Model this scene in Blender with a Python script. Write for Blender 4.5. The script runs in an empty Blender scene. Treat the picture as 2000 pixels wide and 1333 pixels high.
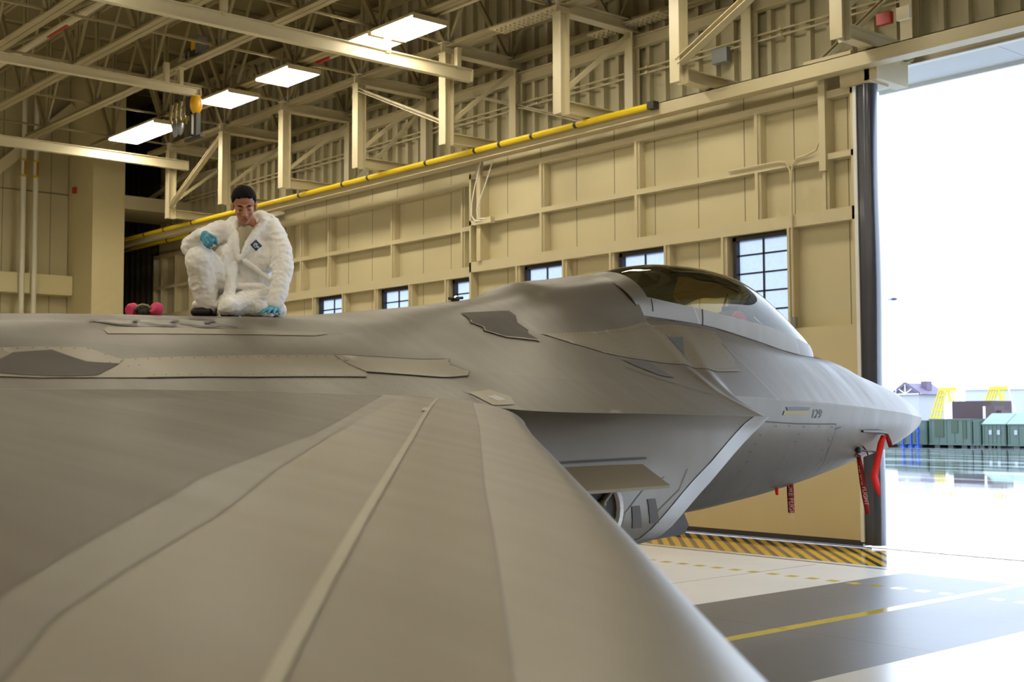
import bpy, bmesh, math, random
import numpy as np
from mathutils import Vector, Matrix, noise
from mathutils.bvhtree import BVHTree
random.seed(7)
S = bpy.context.scene; COL = S.collection
# ---------------------------------------------------------------- camera (x east along the door wall, y north out of the doors, z up)
YAW, PITCH, ROLL = math.radians(48.957), math.radians(3.424), math.radians(-0.2)
FPX = 2456.5
def cam_rows(a, p, r):
    ca, sa, cp, sp, cr, sr = math.cos(a), math.sin(a), math.cos(p), math.sin(p), math.cos(r), math.sin(r)
    M0 = Matrix(((ca, sa, 0), (0, 0, -1), (-sa, ca, 0)))
    P = Matrix(((1, 0, 0), (0, cp, sp), (0, -sp, cp))); Q = Matrix(((cr, -sr, 0), (sr, cr, 0), (0, 0, 1)))
    return Q @ P @ M0
RC = cam_rows(YAW, PITCH, ROLL)
CAM = Vector((0, 0, 2.3))
cd = bpy.data.cameras.new('camera'); cam = bpy.data.objects.new('camera', cd); COL.objects.link(cam)
cam.matrix_world = Matrix.Translation(CAM) @ Matrix((RC[0], -RC[1], -RC[2])).transposed().to_4x4()
cd.sensor_width = 36; cd.lens = FPX/2000*36; cd.clip_start = .05; cd.clip_end = 1000
cd.dof.use_dof = True; cd.dof.focus_distance = 11.0; cd.dof.aperture_fstop = 4.0
S.camera = cam
# ---------------------------------------------------------------- overcast daylight and exposure
w = bpy.data.worlds.new('overcast_sky'); S.world = w; w.use_nodes = True
nt = w.node_tree; nt.nodes.clear()
bg = nt.nodes.new('ShaderNodeBackground'); wo = nt.nodes.new('ShaderNodeOutputWorld')
bg.inputs[0].default_value = (.68, .81, 1.0, 1); bg.inputs[1].default_value = 4.8
nt.links.new(bg.outputs[0], wo.inputs[0])
S.view_settings.view_transform = 'Standard'; S.view_settings.look = 'None'
S.view_settings.exposure = 0.0; S.view_settings.gamma = 1.0; S.view_settings.use_curve_mapping = False
S.cycles.max_bounces = 8; S.cycles.diffuse_bounces = 4; S.cycles.glossy_bounces = 4; S.cycles.transmission_bounces = 8
S.cycles.use_denoising = True; S.cycles.sample_clamp_indirect = 6.0
S.cycles.use_adaptive_sampling = False
LAMP = (1.0, .92, .75); LAMP_W = 28.0       # colour and radiance of the ceiling lamps
# ---------------------------------------------------------------- helpers
def lin(c):
    return tuple(((v/255)/12.92 if v/255 <= .04045 else ((v/255+.055)/1.055)**2.4) for v in c)+(1,)
MATS = {}
def mat(name, col, rough=.5, metal=0, noise_amt=0, scale=6, bump=0, bscale=40, spec=.5, emit=None, estr=1, coat=0, trans=0, stretch=None):
    if name in MATS: return MATS[name]
    m = bpy.data.materials.new(name); m.use_nodes = True; n = m.node_tree; b = n.nodes['Principled BSDF']
    c = lin(col) if max(col) > 1.01 else tuple(col)+(1,)
    b.inputs['Base Color'].default_value = c; b.inputs['Roughness'].default_value = rough; b.inputs['Metallic'].default_value = metal
    b.inputs['Specular IOR Level'].default_value = spec
    if coat: b.inputs['Coat Weight'].default_value = coat; b.inputs['Coat Roughness'].default_value = .1
    if trans: b.inputs['Transmission Weight'].default_value = trans
    if emit: b.inputs['Emission Color'].default_value = tuple(emit)+(1,); b.inputs['Emission Strength'].default_value = estr
    tc = n.nodes.new('ShaderNodeTexCoord'); src = tc.outputs['Object']
    if stretch:
        mp = n.nodes.new('ShaderNodeMapping'); mp.inputs['Scale'].default_value = stretch; n.links.new(src, mp.inputs[0]); src = mp.outputs[0]
    if noise_amt:
        t = n.nodes.new('ShaderNodeTexNoise'); t.inputs['Scale'].default_value = scale; t.inputs['Detail'].default_value = 5
        mx = n.nodes.new('ShaderNodeMix'); mx.data_type = 'RGBA'
        n.links.new(src, t.inputs['Vector']); n.links.new(t.outputs['Fac'], mx.inputs['Factor'])
        mx.inputs['A'].default_value = tuple(v*(1-noise_amt) for v in c[:3])+(1,)
        mx.inputs['B'].default_value = tuple(min(1, v*(1+noise_amt)) for v in c[:3])+(1,)
        n.links.new(mx.outputs['Result'], b.inputs['Base Color'])
    if bump:
        t = n.nodes.new('ShaderNodeTexNoise'); t.inputs['Scale'].default_value = bscale; t.inputs['Detail'].default_value = 4
        bp = n.nodes.new('ShaderNodeBump'); bp.inputs['Strength'].default_value = bump; bp.inputs['Distance'].default_value = .02
        n.links.new(src, t.inputs['Vector']); n.links.new(t.outputs['Fac'], bp.inputs['Height']); n.links.new(bp.outputs[0], b.inputs['Normal'])
    MATS[name] = m; return m
class NG:
    """tiny expression helper for procedural masks"""
    def __init__(s, m): s.t = m.node_tree; s.n = s.t.nodes
    def m(s, op, a, b=None, c=None):
        q = s.n.new('ShaderNodeMath'); q.operation = op
        for i, v in enumerate((a, b, c)):
            if v is None: continue
            if isinstance(v, (int, float)): q.inputs[i].default_value = v
            else: s.t.links.new(v, q.inputs[i])
        return q.outputs[0]
    def band(s, x, lo, hi): return s.m('MULTIPLY', s.m('GREATER_THAN', x, lo), s.m('LESS_THAN', x, hi))
    def mix(s, f, a, b):
        q = s.n.new('ShaderNodeMix'); q.data_type = 'RGBA'
        for k, v in (('Factor', f), ('A', a), ('B', b)):
            if isinstance(v, (int, float)): q.inputs[k].default_value = v
            elif isinstance(v, tuple): q.inputs[k].default_value = v
            else: s.t.links.new(v, q.inputs[k])
        return q.outputs['Result']
    def noise(s, vec, sc, det=4):
        q = s.n.new('ShaderNodeTexNoise'); q.inputs['Scale'].default_value = sc; q.inputs['Detail'].default_value = det
        s.t.links.new(vec, q.inputs['Vector']); return q.outputs['Fac']
def tag(o, label=None, cat=None, group=None, kind=None):
    if label: o['label'] = label
    if cat: o['category'] = cat
    if group: o['group'] = group
    if kind: o['kind'] = kind
    return o
def empty(name, loc=(0, 0, 0), rz=0):
    o = bpy.data.objects.new(name, None); o.location = loc; o.rotation_euler = (0, 0, rz); o.empty_display_size = .2; COL.objects.link(o); return o
def link(name, me, parent=None):
    o = bpy.data.objects.new(name, me); COL.objects.link(o)
    if parent: o.parent = parent
    return o
class MB:
    def __init__(s): s.v = []; s.f = []; s.mi = []; s.k = 0
    def add(s, vs, fs):
        n = len(s.v); s.v += [tuple(v) for v in vs]; s.f += [tuple(i+n for i in f) for f in fs]; s.mi += [s.k]*len(fs); return s
    def box(s, x0, x1, y0, y1, z0, z1):
        return s.add([(x, y, z) for z in (z0, z1) for y in (y0, y1) for x in (x0, x1)],
                     [(0,2,3,1),(4,5,7,6),(0,1,5,4),(2,6,7,3),(0,4,6,2),(1,3,7,5)])
    def prism(s, a, b, prof, up=(0, 0, 1)):
        """profile (list of (u,v)) swept from a to b; v along up"""
        a = Vector(a); b = Vector(b); d = (b-a).normalized(); up = Vector(up)
        if abs(d.dot(up)) > .99: up = Vector((0, 1, 0))
        u = d.cross(up).normalized(); v = u.cross(d); n = len(prof)
        vs = [p+u*q[0]+v*q[1] for p in (a, b) for q in prof]
        fs = [(i, (i+1) % n, (i+1) % n+n, i+n) for i in range(n)]+[tuple(range(n-1, -1, -1)), tuple(range(n, 2*n))]
        return s.add(vs, fs)
    def bar(s, a, b, w, h, up=(0, 0, 1)): return s.prism(a, b, [(-w/2, -h/2), (w/2, -h/2), (w/2, h/2), (-w/2, h/2)], up)
    def ibeam(s, a, b, w, h, t=.02, up=(0, 0, 1)):
        W = w/2; H = h/2
        return s.prism(a, b, [(-W,-H),(W,-H),(W,-H+t),(t/2,-H+t),(t/2,H-t),(W,H-t),(W,H),(-W,H),(-W,H-t),(-t/2,H-t),(-t/2,-H+t),(-W,-H+t)], up)
    def channel(s, a, b, w, h, t=.015, up=(0, 0, 1)):
        W = w/2; H = h/2
        return s.prism(a, b, [(-W,-H),(W,-H),(W,-H+t),(-W+t,-H+t),(-W+t,H-t),(W,H-t),(W,H),(-W,H)], up)
    def tube(s, pts, r, n=10, caps=True):
        pts = [Vector(p) for p in pts]; rs = r if isinstance(r, (list, tuple)) else [r]*len(pts); vs = []; fs = []
        pu = None
        for i, p in enumerate(pts):
            d = (pts[min(i+1, len(pts)-1)]-pts[max(i-1, 0)]).normalized()
            u = d.orthogonal().normalized() if pu is None else (pu-d*pu.dot(d)).normalized()
            pu = u; v = d.cross(u)
            vs += [p+(u*math.cos(6.28318*k/n)+v*math.sin(6.28318*k/n))*rs[i] for k in range(n)]
        for i in range(len(pts)-1):
            for k in range(n): fs.append((i*n+k, i*n+(k+1) % n, (i+1)*n+(k+1) % n, (i+1)*n+k))
        if caps: fs += [tuple(range(n-1, -1, -1)), tuple(range((len(pts)-1)*n, len(pts)*n))]
        return s.add(vs, fs)
    def cap(s, a, b, ra, rb, n=14, m=5):
        """rounded tapered limb"""
        a = Vector(a); b = Vector(b); d = b-a; L = d.length
        d = d/L if L > 1e-6 else Vector((0, 0, 1))
        pts = [a-d*ra*math.cos(t) for t in [math.pi/2*i/m for i in range(m)]]; rs = [max(.0005, ra*math.sin(math.pi/2*i/m)) for i in range(m)]
        pts += [a, b]; rs += [ra, rb]
        pts += [b+d*rb*math.sin(math.pi/2*i/m) for i in range(1, m+1)]; rs += [max(.0005, rb*math.cos(math.pi/2*i/m)) for i in range(1, m+1)]
        return s.tube(pts, rs, n)
    def ball(s, c, r, n=20, m=12, rot=None):
        c = Vector(c); r = (r, r, r) if isinstance(r, (int, float)) else r; vs = []; fs = []
        for i in range(m+1):
            t = math.pi*i/m
            for k in range(n):
                p = 6.28318*k/n; q = Vector((r[0]*math.sin(t)*math.cos(p), r[1]*math.sin(t)*math.sin(p), r[2]*math.cos(t)))
                vs.append(c+(rot @ q if rot else q))
        for i in range(m):
            for k in range(n): fs.append((i*n+k, (i+1)*n+k, (i+1)*n+(k+1) % n, i*n+(k+1) % n))
        return s.add(vs, fs)
    def grid(s, P):
        R = len(P); C = len(P[0]); return s.add([q for r in P for q in r], [(i*C+j, i*C+j+1, (i+1)*C+j+1, (i+1)*C+j) for i in range(R-1) for j in range(C-1)])
    def mesh(s, name, mats, smooth=False, merge=0):
        me = bpy.data.meshes.new(name); me.from_pydata(s.v, [], s.f)
        for m in (mats if isinstance(mats, (list, tuple)) else [mats]): me.materials.append(m)
        if any(s.mi): me.polygons.foreach_set('material_index', s.mi)
        if merge:
            bm = bmesh.new(); bm.from_mesh(me); bmesh.ops.remove_doubles(bm, verts=bm.verts, dist=merge)
            bmesh.ops.recalc_face_normals(bm, faces=bm.faces); bm.to_mesh(me); bm.free()
        if smooth:
            me.polygons.foreach_set('use_smooth', [True]*len(me.polygons))
            if smooth is not True: me.set_sharp_from_angle(angle=math.radians(smooth))
        me.update(); return me
    def build(s, name, mats, parent=None, smooth=False, merge=0): return link(name, s.mesh(name, mats, smooth, merge), parent)
def copy_tree(o, parent=None):
    c = o.copy(); COL.objects.link(c)
    if parent: c.parent = parent
    for ch in list(o.children): copy_tree(ch, c)
    return c
def struct(o): o['kind'] = 'structure'; return o
# ---------------------------------------------------------------- aircraft shape (s = metres aft of the nose tip, y = metres to starboard, z = height)
def pchip(x, ys, xq):
    x = np.asarray(x, float); ys = np.asarray(ys, float); xq = np.clip(np.asarray(xq, float), x[0], x[-1])
    h = np.diff(x); d = np.diff(ys)/h; m = np.zeros(len(x)); m[0] = d[0]; m[-1] = d[-1]
    for i in range(1, len(x)-1):
        if d[i-1]*d[i] > 0:
            w1 = 2*h[i]+h[i-1]; w2 = h[i]+2*h[i-1]; m[i] = (w1+w2)/(w1/d[i-1]+w2/d[i])
    i = np.clip(np.searchsorted(x, xq, 'right')-1, 0, len(x)-2); t = (xq-x[i])/h[i]
    return (2*t**3-3*t**2+1)*ys[i]+(t**3-2*t**2+t)*h[i]*m[i]+(-2*t**3+3*t**2)*ys[i+1]+(t**3-t**2)*h[i]*m[i+1]

TOPZ = [(0,2.27),(.13,2.345),(.375,2.455),(.73,2.575),(1.19,2.678),(1.74,2.79),(2.43,2.945),(3.0,2.90)]   # ridge of the nose
CH_S = [0,.12,.3,.6,1,1.5,2,3,4,5,5.5]
CH_Y = [0,.05,.12,.25,.41,.57,.70,.90,1.04,1.15,1.2]
CH_Z = [2.27,2.27,2.275,2.285,2.3,2.325,2.345,2.39,2.43,2.46,2.47]
SILL_S = [2.43,2.7,3.0,3.5,4.2,5.0,5.9,6.2]
SILL_Y = [.03,.2,.32,.42,.48,.5,.5,.5]
SILL_Z = [2.94,2.925,2.92,2.95,3.045,3.147,3.19,3.2]
def chine(s): return float(pchip(CH_S, CH_Y, s)), float(pchip(CH_S, CH_Z, s))
def sill(s): return float(pchip(SILL_S, SILL_Y, s)), float(pchip(SILL_S, SILL_Z, s))
US = [0, .2, .4, .6, .76, .9, 1]
def nose_sec(s):
    yc, zc = chine(s); zt = float(pchip([a for a, b in TOPZ], [b for a, b in TOPZ], s))
    return [(yc*u, zc+(zt-zc)*(1-u**1.75)) for u in US]
def cock_sec(s, ye=None, ze=None):
    ys, zs = sill(s)
    yc, zc = (ye, ze) if ye else chine(s)
    out = [(0, zs), (ys*.5, zs), (ys, zs)]
    e = float(np.interp(s, [2.4, 3.2, 4.2, 5.2], [1.6, 1.4, 1.22, 1.12]))
    for u in (.25, .5, .75, 1): out.append((ys+(yc-ys)*u, zc+(zs-zc)*(1-u**e)))
    return out
TOP = {}
for _s in (0.0, .05, .13, .25, .375, .55, .73, .95, 1.19, 1.45, 1.74, 2.1, 2.42): TOP[_s] = nose_sec(_s)
for _s in (2.6, 2.9, 3.3, 3.8, 4.4, 5.0, 5.45): TOP[_s] = cock_sec(_s)
TOP[5.5] = cock_sec(5.5, 1.2, 2.47)
TOP[5.77] = [(0,3.19),(.25,3.19),(.5,3.19),(.72,2.96),(1.0,2.7),(1.33,2.475),(1.76,2.283)]
TOP[5.89] = [(0,3.19),(.25,3.19),(.5,3.19),(.73,2.96),(1.02,2.71),(1.36,2.49),(1.8,2.29)]
TOP[5.90] = [(0,3.590),(.30,3.51),(.475,3.33),(.60,3.11),(1.02,2.71),(1.36,2.49),(1.8,2.29)]
TOP[6.6] = [(0,3.50),(.32,3.44),(.51,3.27),(.68,3.07),(1.08,2.73),(1.42,2.52),(1.88,2.30)]
TOP[6.98] = [(0,3.44),(.32,3.40),(.58,3.19),(.82,2.99),(1.12,2.76),(1.46,2.54),(1.94,2.305)]
TOP[7.1] = [(0,3.375),(.33,3.33),(.6,3.17),(.84,2.985),(1.14,2.765),(1.48,2.55),(1.96,2.307)]
TOP[7.3] = [(0,3.31),(.34,3.27),(.62,3.14),(.87,2.975),(1.17,2.77),(1.5,2.56),(1.99,2.31)]
TOP[7.7] = [(0,3.237),(.38,3.205),(.68,3.10),(.93,2.96),(1.22,2.78),(1.55,2.58),(2.05,2.315)]
TOP[8.3] = [(0,3.15),(.42,3.125),(.74,3.04),(1.0,2.92),(1.28,2.77),(1.6,2.60),(2.14,2.32)]
TOP[8.9] = [(0,3.076),(.46,3.055),(.8,2.98),(1.06,2.88),(1.34,2.75),(1.68,2.60),(2.25,2.33)]
TOP[9.3] = [(0,3.03),(.48,3.0),(.82,2.955),(1.1,2.86),(1.4,2.735),(1.74,2.59),(2.3,2.385)]
TOP[10.0] = [(0,2.99),(.5,2.965),(.86,2.94),(1.16,2.85),(1.48,2.73),(1.8,2.60),(2.3,2.44)]
TOP[11.0] = [(0,2.955),(.52,2.93),(.9,2.87),(1.22,2.83),(1.55,2.72),(1.85,2.61),(2.3,2.47)]
TOP[12.5] = [(0,2.87),(.54,2.85),(.95,2.80),(1.3,2.78),(1.62,2.69),(1.92,2.59),(2.3,2.47)]
TOP[14.5] = [(0,2.78),(.55,2.77),(.95,2.74),(1.3,2.69),(1.62,2.62),(1.92,2.54),(2.3,2.44)]
TOP[16.5] = [(0,2.5),(.45,2.52),(.8,2.53),(1.1,2.52),(1.4,2.48),(1.7,2.42),(2.0,2.35)]
TOP[17.8] = [(0,2.25),(.35,2.27),(.6,2.29),(.85,2.3),(1.1,2.28),(1.35,2.25),(1.6,2.2)]
ROOT = 2.3
# leading edge of the wing, trailing edge
LE = [(2.2,8.97),(2.5,9.25),(3.2,9.865),(4.44,10.915),(5.26,11.61),(5.9,12.155),(6.3,12.50),(6.78,12.905),(6.9,13.01)]
def le_s(y): return float(np.interp(y, [a for a, b in LE], [b for a, b in LE]))
def te_s(y): return 15.95-(y-2.3)*math.tan(math.radians(17))
def wing_z(s, y):
    z0 = 2.3-.08*(y-2.2); sl = le_s(y); d = (s-sl)*math.cos(math.radians(41)); k = 1-.5*(y-2.3)/4.5
    c = te_s(y)-sl; t = min(1, max(0, (s-sl)/c))
    H = k*(.10*(1-math.exp(-max(d, 0)/.24))+.09*math.sin(math.pi*min(1, t*.98))**.8)
    e = min(1, max(0, d)/.13); return z0+H-.12*t*k-.045*(1-math.sqrt(max(0, 1-(1-e)**2)))
def wing_zl(s, y):
    z0 = 2.3-.08*(y-2.2); sl = le_s(y); c = te_s(y)-sl; t = min(1, max(0, (s-sl)/c)); k = 1-.5*(y-2.3)/4.5
    return z0-k*(.06+.09*math.sin(math.pi*min(1, t*.98))**.7)-.09*t*k
for _s in list(TOP):
    if 9.2 < _s < 15: TOP[_s][6] = (2.3, wing_z(_s, 2.3)-.004); TOP[_s][5] = (TOP[_s][5][0], max(TOP[_s][5][1]-.03, TOP[_s][6][1]+.05))
TS = sorted(TOP)
_TY = [[TOP[s][j][0] for s in TS] for j in range(7)]
_TZ = [[TOP[s][j][1] for s in TS] for j in range(7)]
def top_pts(s):
    return [float(pchip(TS, _TY[j], s)) for j in range(7)], [float(pchip(TS, _TZ[j], s)) for j in range(7)]
_tc = {}
def top_curve(s, n=40):
    """dense cross-section from the centre line to the edge"""
    k = round(s, 4)
    if k in _tc: return _tc[k]
    ys, zs = top_pts(s)
    L = [0]
    for j in range(6): L.append(L[-1]+max(1e-5, math.hypot(ys[j+1]-ys[j], zs[j+1]-zs[j])))
    q = np.linspace(0, L[-1], n)
    if 2.43 < s < 5.895:      # flat deck under the canopy, crease at the sill
        y = np.interp(q, L, ys); z = np.where(q < L[2], np.interp(q, L, zs), pchip(L[2:], zs[2:], np.maximum(q, L[2])))
    else:
        y = pchip(L, ys, q)
        Lm = [-L[1]]+L; zm = [zs[1]]+zs
        z = pchip(Lm, zm, q)
    _tc[k] = (y, z); return _tc[k]
def top_z(s, y):
    if abs(s-5.9) < .06: Y, Z = top_curve(round(s, 2)); return float(np.interp(abs(y), Y, Z))
    a = math.floor(s*20)/20; t = (s-a)*20; Y, Z = top_curve(round(a, 2)); Y2, Z2 = top_curve(round(a+.05, 2))
    return float(np.interp(abs(y), Y, Z))*(1-t)+float(np.interp(abs(y), Y2, Z2))*t
def surf(s, y):
    if y > ROOT-.02 and s > 8.9: return wing_z(s, y)
    return top_z(s, y)
BEL = [(0,2.27),(.05,2.2),(.15,2.145),(.4,2.06),(.66,2.0),(.98,1.93),(1.235,1.88),(1.89,1.786),(2.56,1.67),(3.24,1.56),(3.97,1.46),(4.42,1.415),(4.9,1.37),(6.5,1.3),(8,1.27),(12,1.25)]
def low_pts(s):
    """forebody below the chine, edge to keel"""
    yc, zc = chine(min(s, 5.5)); zb = float(pchip([a for a, b in BEL], [b for a, b in BEL], s)); h = zc-zb
    return [(yc, zc), (yc*.97, zc-h*.25), (yc*.86, zc-h*.5), (yc*.68, zc-h*.74), (yc*.42, zc-h*.93), (yc*.18, zb+h*.012), (0, zb)]
def low_curve(s, n=26):
    p = low_pts(s); L = [0]
    for j in range(6): L.append(L[-1]+max(1e-5, math.hypot(p[j+1][0]-p[j][0], p[j+1][1]-p[j][1])))
    q = np.linspace(0, L[-1], n)
    return pchip(L, [a for a, b in p], q), pchip(L, [b for a, b in p], q)
def low_y(s, z):
    Y, Z = low_curve(s); return float(np.interp(-z, -Z, Y))
def nac_pts(s):
    """intake side wall, edge to keel"""
    ys, zs = top_pts(max(s, 5.77)); ye, ze = ys[6], zs[6]
    k = min(1, max(0, (s-8.5)/2)); ye = ye
    k = min(1, max(0, (s-6.6)/2)); e = lambda a, b: ye-(a+(b-a)*k)
    return [(ye, ze), (e(.03,.10), ze-.04), (e(.06,.20), ze-.20), (e(.09,.24), ze-.45), (e(.12,.18), 1.62), (e(.15,.2), 1.45), (e(.24,.34), 1.37), (ye*.55, 1.27), (0, 1.25)]
def nac_curve(s, n=36):
    p = nac_pts(s); L = [0]
    for j in range(8): L.append(L[-1]+math.hypot(p[j+1][0]-p[j][0], p[j+1][1]-p[j][1]))
    q = np.linspace(0, L[-1], n)
    return pchip(L, [a for a, b in p], q), pchip(L, [b for a, b in p], q)
def nac_y(s, z):
    Y, Z = nac_curve(s); return float(np.interp(-z, -Z, Y))
def s_lip(z): return 5.77+(2.283-z)/(2.283-1.37)*1.5
# ---------------------------------------------------------------- hangar shell
M_wall = mat('cream_panel', (196,184,146), .55, noise_amt=.03, scale=1.5)
M_steel = mat('cream_steel', (196,184,148), .42, noise_amt=.04, scale=3)
M_deck = mat('roof_deck', (128,116,80), .7, noise_amt=.08, scale=2)
M_black = mat('black_rubber', (30,37,60), .28, noise_amt=.2, scale=8, bump=.15, bscale=8, spec=.9, coat=.4)
M_white = mat('white_metal', (225,225,222), .4, noise_amt=.02)
M_grey = mat('galvanised_steel', (140,142,146), .38, metal=.6, noise_amt=.1, scale=12)
M_dark = mat('dark_iron', (40,38,36), .5, noise_amt=.2, scale=20)
M_red = mat('red_paint', (170,30,24), .45, noise_amt=.05)
M_yel = mat('yellow_plastic', (226,196,20), .4, noise_amt=.04, scale=3)

def floor_mat():
    m = mat('painted_hangar_floor', (205,203,200), .28, coat=.0); g = NG(m); b = g.n['Principled BSDF']
    tc = g.n.new('ShaderNodeTexCoord'); sp = g.n.new('ShaderNodeSeparateXYZ'); g.t.links.new(tc.outputs['Object'], sp.inputs[0])
    x, y = sp.outputs[0], sp.outputs[1]; O = tc.outputs['Object']
    n1 = g.noise(O, .6); n2 = g.noise(O, 5, 6)
    light = g.mix(n1, lin((214,213,211)), lin((228,227,225)))
    dark = g.mix(g.m('ADD', g.m('MULTIPLY', n1, .6), g.m('MULTIPLY', n2, .4)), lin((84,82,82)), lin((112,111,112)))
    lane = g.m('MULTIPLY', g.band(x, -10.21, -6.63), g.m('LESS_THAN', y, 16.45))
    c = g.mix(lane, light, dark)
    yl = g.m('MULTIPLY', g.band(x, -8.52, -8.35), g.m('LESS_THAN', y, 16.45))
    dash = g.m('MULTIPLY', g.band(y, 14.86, 15.03), g.m('LESS_THAN', g.m('PINGPONG', g.m('ADD', x, 13.83), .172), .085))
    # leave the dashes out where the centre line crosses
    dash = g.m('MULTIPLY', dash, g.m('SUBTRACT', 1, g.band(x, -8.62, -8.15)))
    yellow = g.m('MAXIMUM', yl, dash)
    c = g.mix(yellow, c, lin((206,184,70)))
    # concrete joints
    jx = g.m('LESS_THAN', g.m('PINGPONG', g.m('ADD', y, -11.2), 2.9), .012)
    jy = g.m('LESS_THAN', g.m('PINGPONG', g.m('ADD', x, 5.9), 2.9), .008)
    joint = g.m('MULTIPLY', g.m('MAXIMUM', jx, jy), g.m('LESS_THAN', y, 16.4))
    c = g.mix(joint, c, lin((70,66,64)))
    # diagonal hazard stripes over the door rails
    hz = g.band(y, 16.85, 19.6)
    st = g.m('LESS_THAN', g.m('PINGPONG', g.m('ADD', x, y), .14), .078)
    c = g.mix(hz, c, g.mix(st, lin((62,60,58)), lin((228,178,36))))
    redl = g.m('MULTIPLY', hz, g.m('LESS_THAN', g.m('ABSOLUTE', g.m('ADD', g.m('ADD', x, 13.2), g.m('MULTIPLY', g.m('SUBTRACT', y, 18.6), -.85))), .035))
    c = g.mix(redl, c, lin((190,70,50)))
    edge = g.band(y, 16.66, 16.85); c = g.mix(edge, c, lin((206,204,200)))
    gut = g.band(y, 16.58, 16.66); c = g.mix(gut, c, lin((52,50,50)))
    g.t.links.new(c, b.inputs['Base Color'])
    paint = g.m('MAXIMUM', yellow, hz)
    r = g.m('ADD', g.m('MULTIPLY', n1, .05), g.m('ADD', .22, g.m('MULTIPLY', lane, .14)))
    r = g.m('MULTIPLY', r, g.m('SUBTRACT', 1, g.m('MULTIPLY', paint, .72)))
    g.t.links.new(r, b.inputs['Roughness'])
    bp = g.n.new('ShaderNodeBump'); bp.inputs['Strength'].default_value = .06; bp.inputs['Distance'].default_value = .02
    g.t.links.new(n2, bp.inputs['Height']); return m
struct(MB().box(-55, 22, -24, 19.6, -.2, 0).build('floor', floor_mat()))
def tarmac_mat():
    m = mat('wet_tarmac', (150,152,158), .1); g = NG(m); b = g.n['Principled BSDF']
    tc = g.n.new('ShaderNodeTexCoord'); O = tc.outputs['Object']
    mp = g.n.new('ShaderNodeMapping'); mp.inputs['Scale'].default_value = (.25, 1.0, 1); mp.inputs['Rotation'].default_value = (0, 0, .5); g.t.links.new(O, mp.inputs[0])
    n1 = g.noise(mp.outputs[0], .35, 5); n2 = g.noise(O, .25, 3)
    k = g.m('MULTIPLY', g.m('SUBTRACT', n1, .48), 9); k = g.m('MINIMUM', g.m('MAXIMUM', k, 0), 1)
    g.t.links.new(g.mix(k, lin((120,124,128)), lin((176,178,182))), b.inputs['Base Color'])
    g.t.links.new(g.m('ADD', .03, g.m('MULTIPLY', k, .22)), b.inputs['Roughness'])
    b.inputs['Coat Weight'].default_value = 1.0; b.inputs['Coat Roughness'].default_value = .04; b.inputs['Coat IOR'].default_value = 1.4
    return m
struct(MB().box(-400, 300, 19.6, 600, -.2, -.005).build('ground', tarmac_mat()))
g_ = MB()
for x0 in (): pass
# rails let into the floor
rl = MB()
for y in (19.12, 19.64): rl.box(-50, 14, y, y+.05, .0, .006)
struct(rl.build('trim_1', M_grey))

def wall_mat(name, axis='x', seam=1.2, base=(196,184,146)):
    m = mat(name, base, .55); g = NG(m); b = g.n['Principled BSDF']
    tc = g.n.new('ShaderNodeTexCoord'); sp = g.n.new('ShaderNodeSeparateXYZ'); g.t.links.new(tc.outputs['Object'], sp.inputs[0])
    h = sp.outputs[0] if axis == 'x' else sp.outputs[1]; z = sp.outputs[2]
    c = g.mix(g.noise(tc.outputs['Object'], 1.2), tuple(v*.95 for v in lin(base)[:3])+(1,), tuple(min(1, v*1.04) for v in lin(base)[:3])+(1,))
    if seam: c = g.mix(g.m('LESS_THAN', g.m('PINGPONG', h, seam/2), .012), c, tuple(v*.35 for v in lin(base)[:3])+(1,))
    g.t.links.new(c, b.inputs['Base Color'])
    wv = g.m('PINGPONG', z, .05); bp = g.n.new('ShaderNodeBump'); bp.inputs['Strength'].default_value = .25; bp.inputs['Distance'].default_value = .03
    g.t.links.new(wv, bp.inputs['Height']); g.t.links.new(bp.outputs[0], b.inputs['Normal'])
    return m
M_skin = wall_mat('door_liner_panel', 'x', 1.17)
M_up = wall_mat('upper_liner_panel', 'x', 0, (178,168,136))
M_west = wall_mat('west_liner_panel', 'y', 1.6, (176,164,126))
M_recess = mat('recess_panel_shaded', (70,64,52), .7, noise_amt=.1)  # dark panel colour carries the shade of the unlit recess
# upper wall above the door tracks with its ribbed liner
uw = MB().box(-42.9, 14, 20.3, 20.45, 8.72, 14.2)
x = -42.6
while x < 12: uw.box(x, x+.10, 20.16, 20.3, 8.95, 13.9); x += .47
struct(uw.build('wall_north', M_up))
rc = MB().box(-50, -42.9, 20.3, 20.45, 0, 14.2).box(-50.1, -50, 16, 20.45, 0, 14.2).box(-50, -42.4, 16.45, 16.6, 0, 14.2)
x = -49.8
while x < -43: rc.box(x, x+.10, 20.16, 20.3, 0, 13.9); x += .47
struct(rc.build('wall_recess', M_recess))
struct(MB().box(-42.4, -42.2, -24, 16.6, 0, 14.2).build('wall_west', M_west))
struct(MB().box(-42.4, 22, -24.2, -24, 0, 14.2).build('wall_south', M_wall))
struct(MB().box(22, 22.2, -24, 20.4, 0, 14.2).build('wall_east', M_wall))
struct(MB().box(14, 22, 19.3, 19.5, 0, 8.7).box(14, 22, 19.3, 20.45, 8.7, 14.2).build('wall_northeast', M_wall))
dk = MB().box(-50, 22, -24.2, 20.45, 14.0, 14.2)
x = -50
while x < 22: dk.box(x, x+.08, -24, 20.2, 13.96, 14.0); x += 1.8
struct(dk.build('ceiling', M_deck))
struct(MB().box(-42.25, -40.15, 16.62, 17.72, 0, 14.0).build('column_1', mat('column_cladding', (196,182,138), .6, noise_amt=.04)))
struct(MB().box(-43.0, -40.3, 17.72, 20.3, 9.35, 9.8).build('trim_6', M_steel))
wb = MB().box(-42.2, -41.7, -24, 16.6, 6.42, 7.08); struct(wb.build('trim_2', mat('wall_rail_beam', (196,184,140), .5, noise_amt=.03)))
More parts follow.
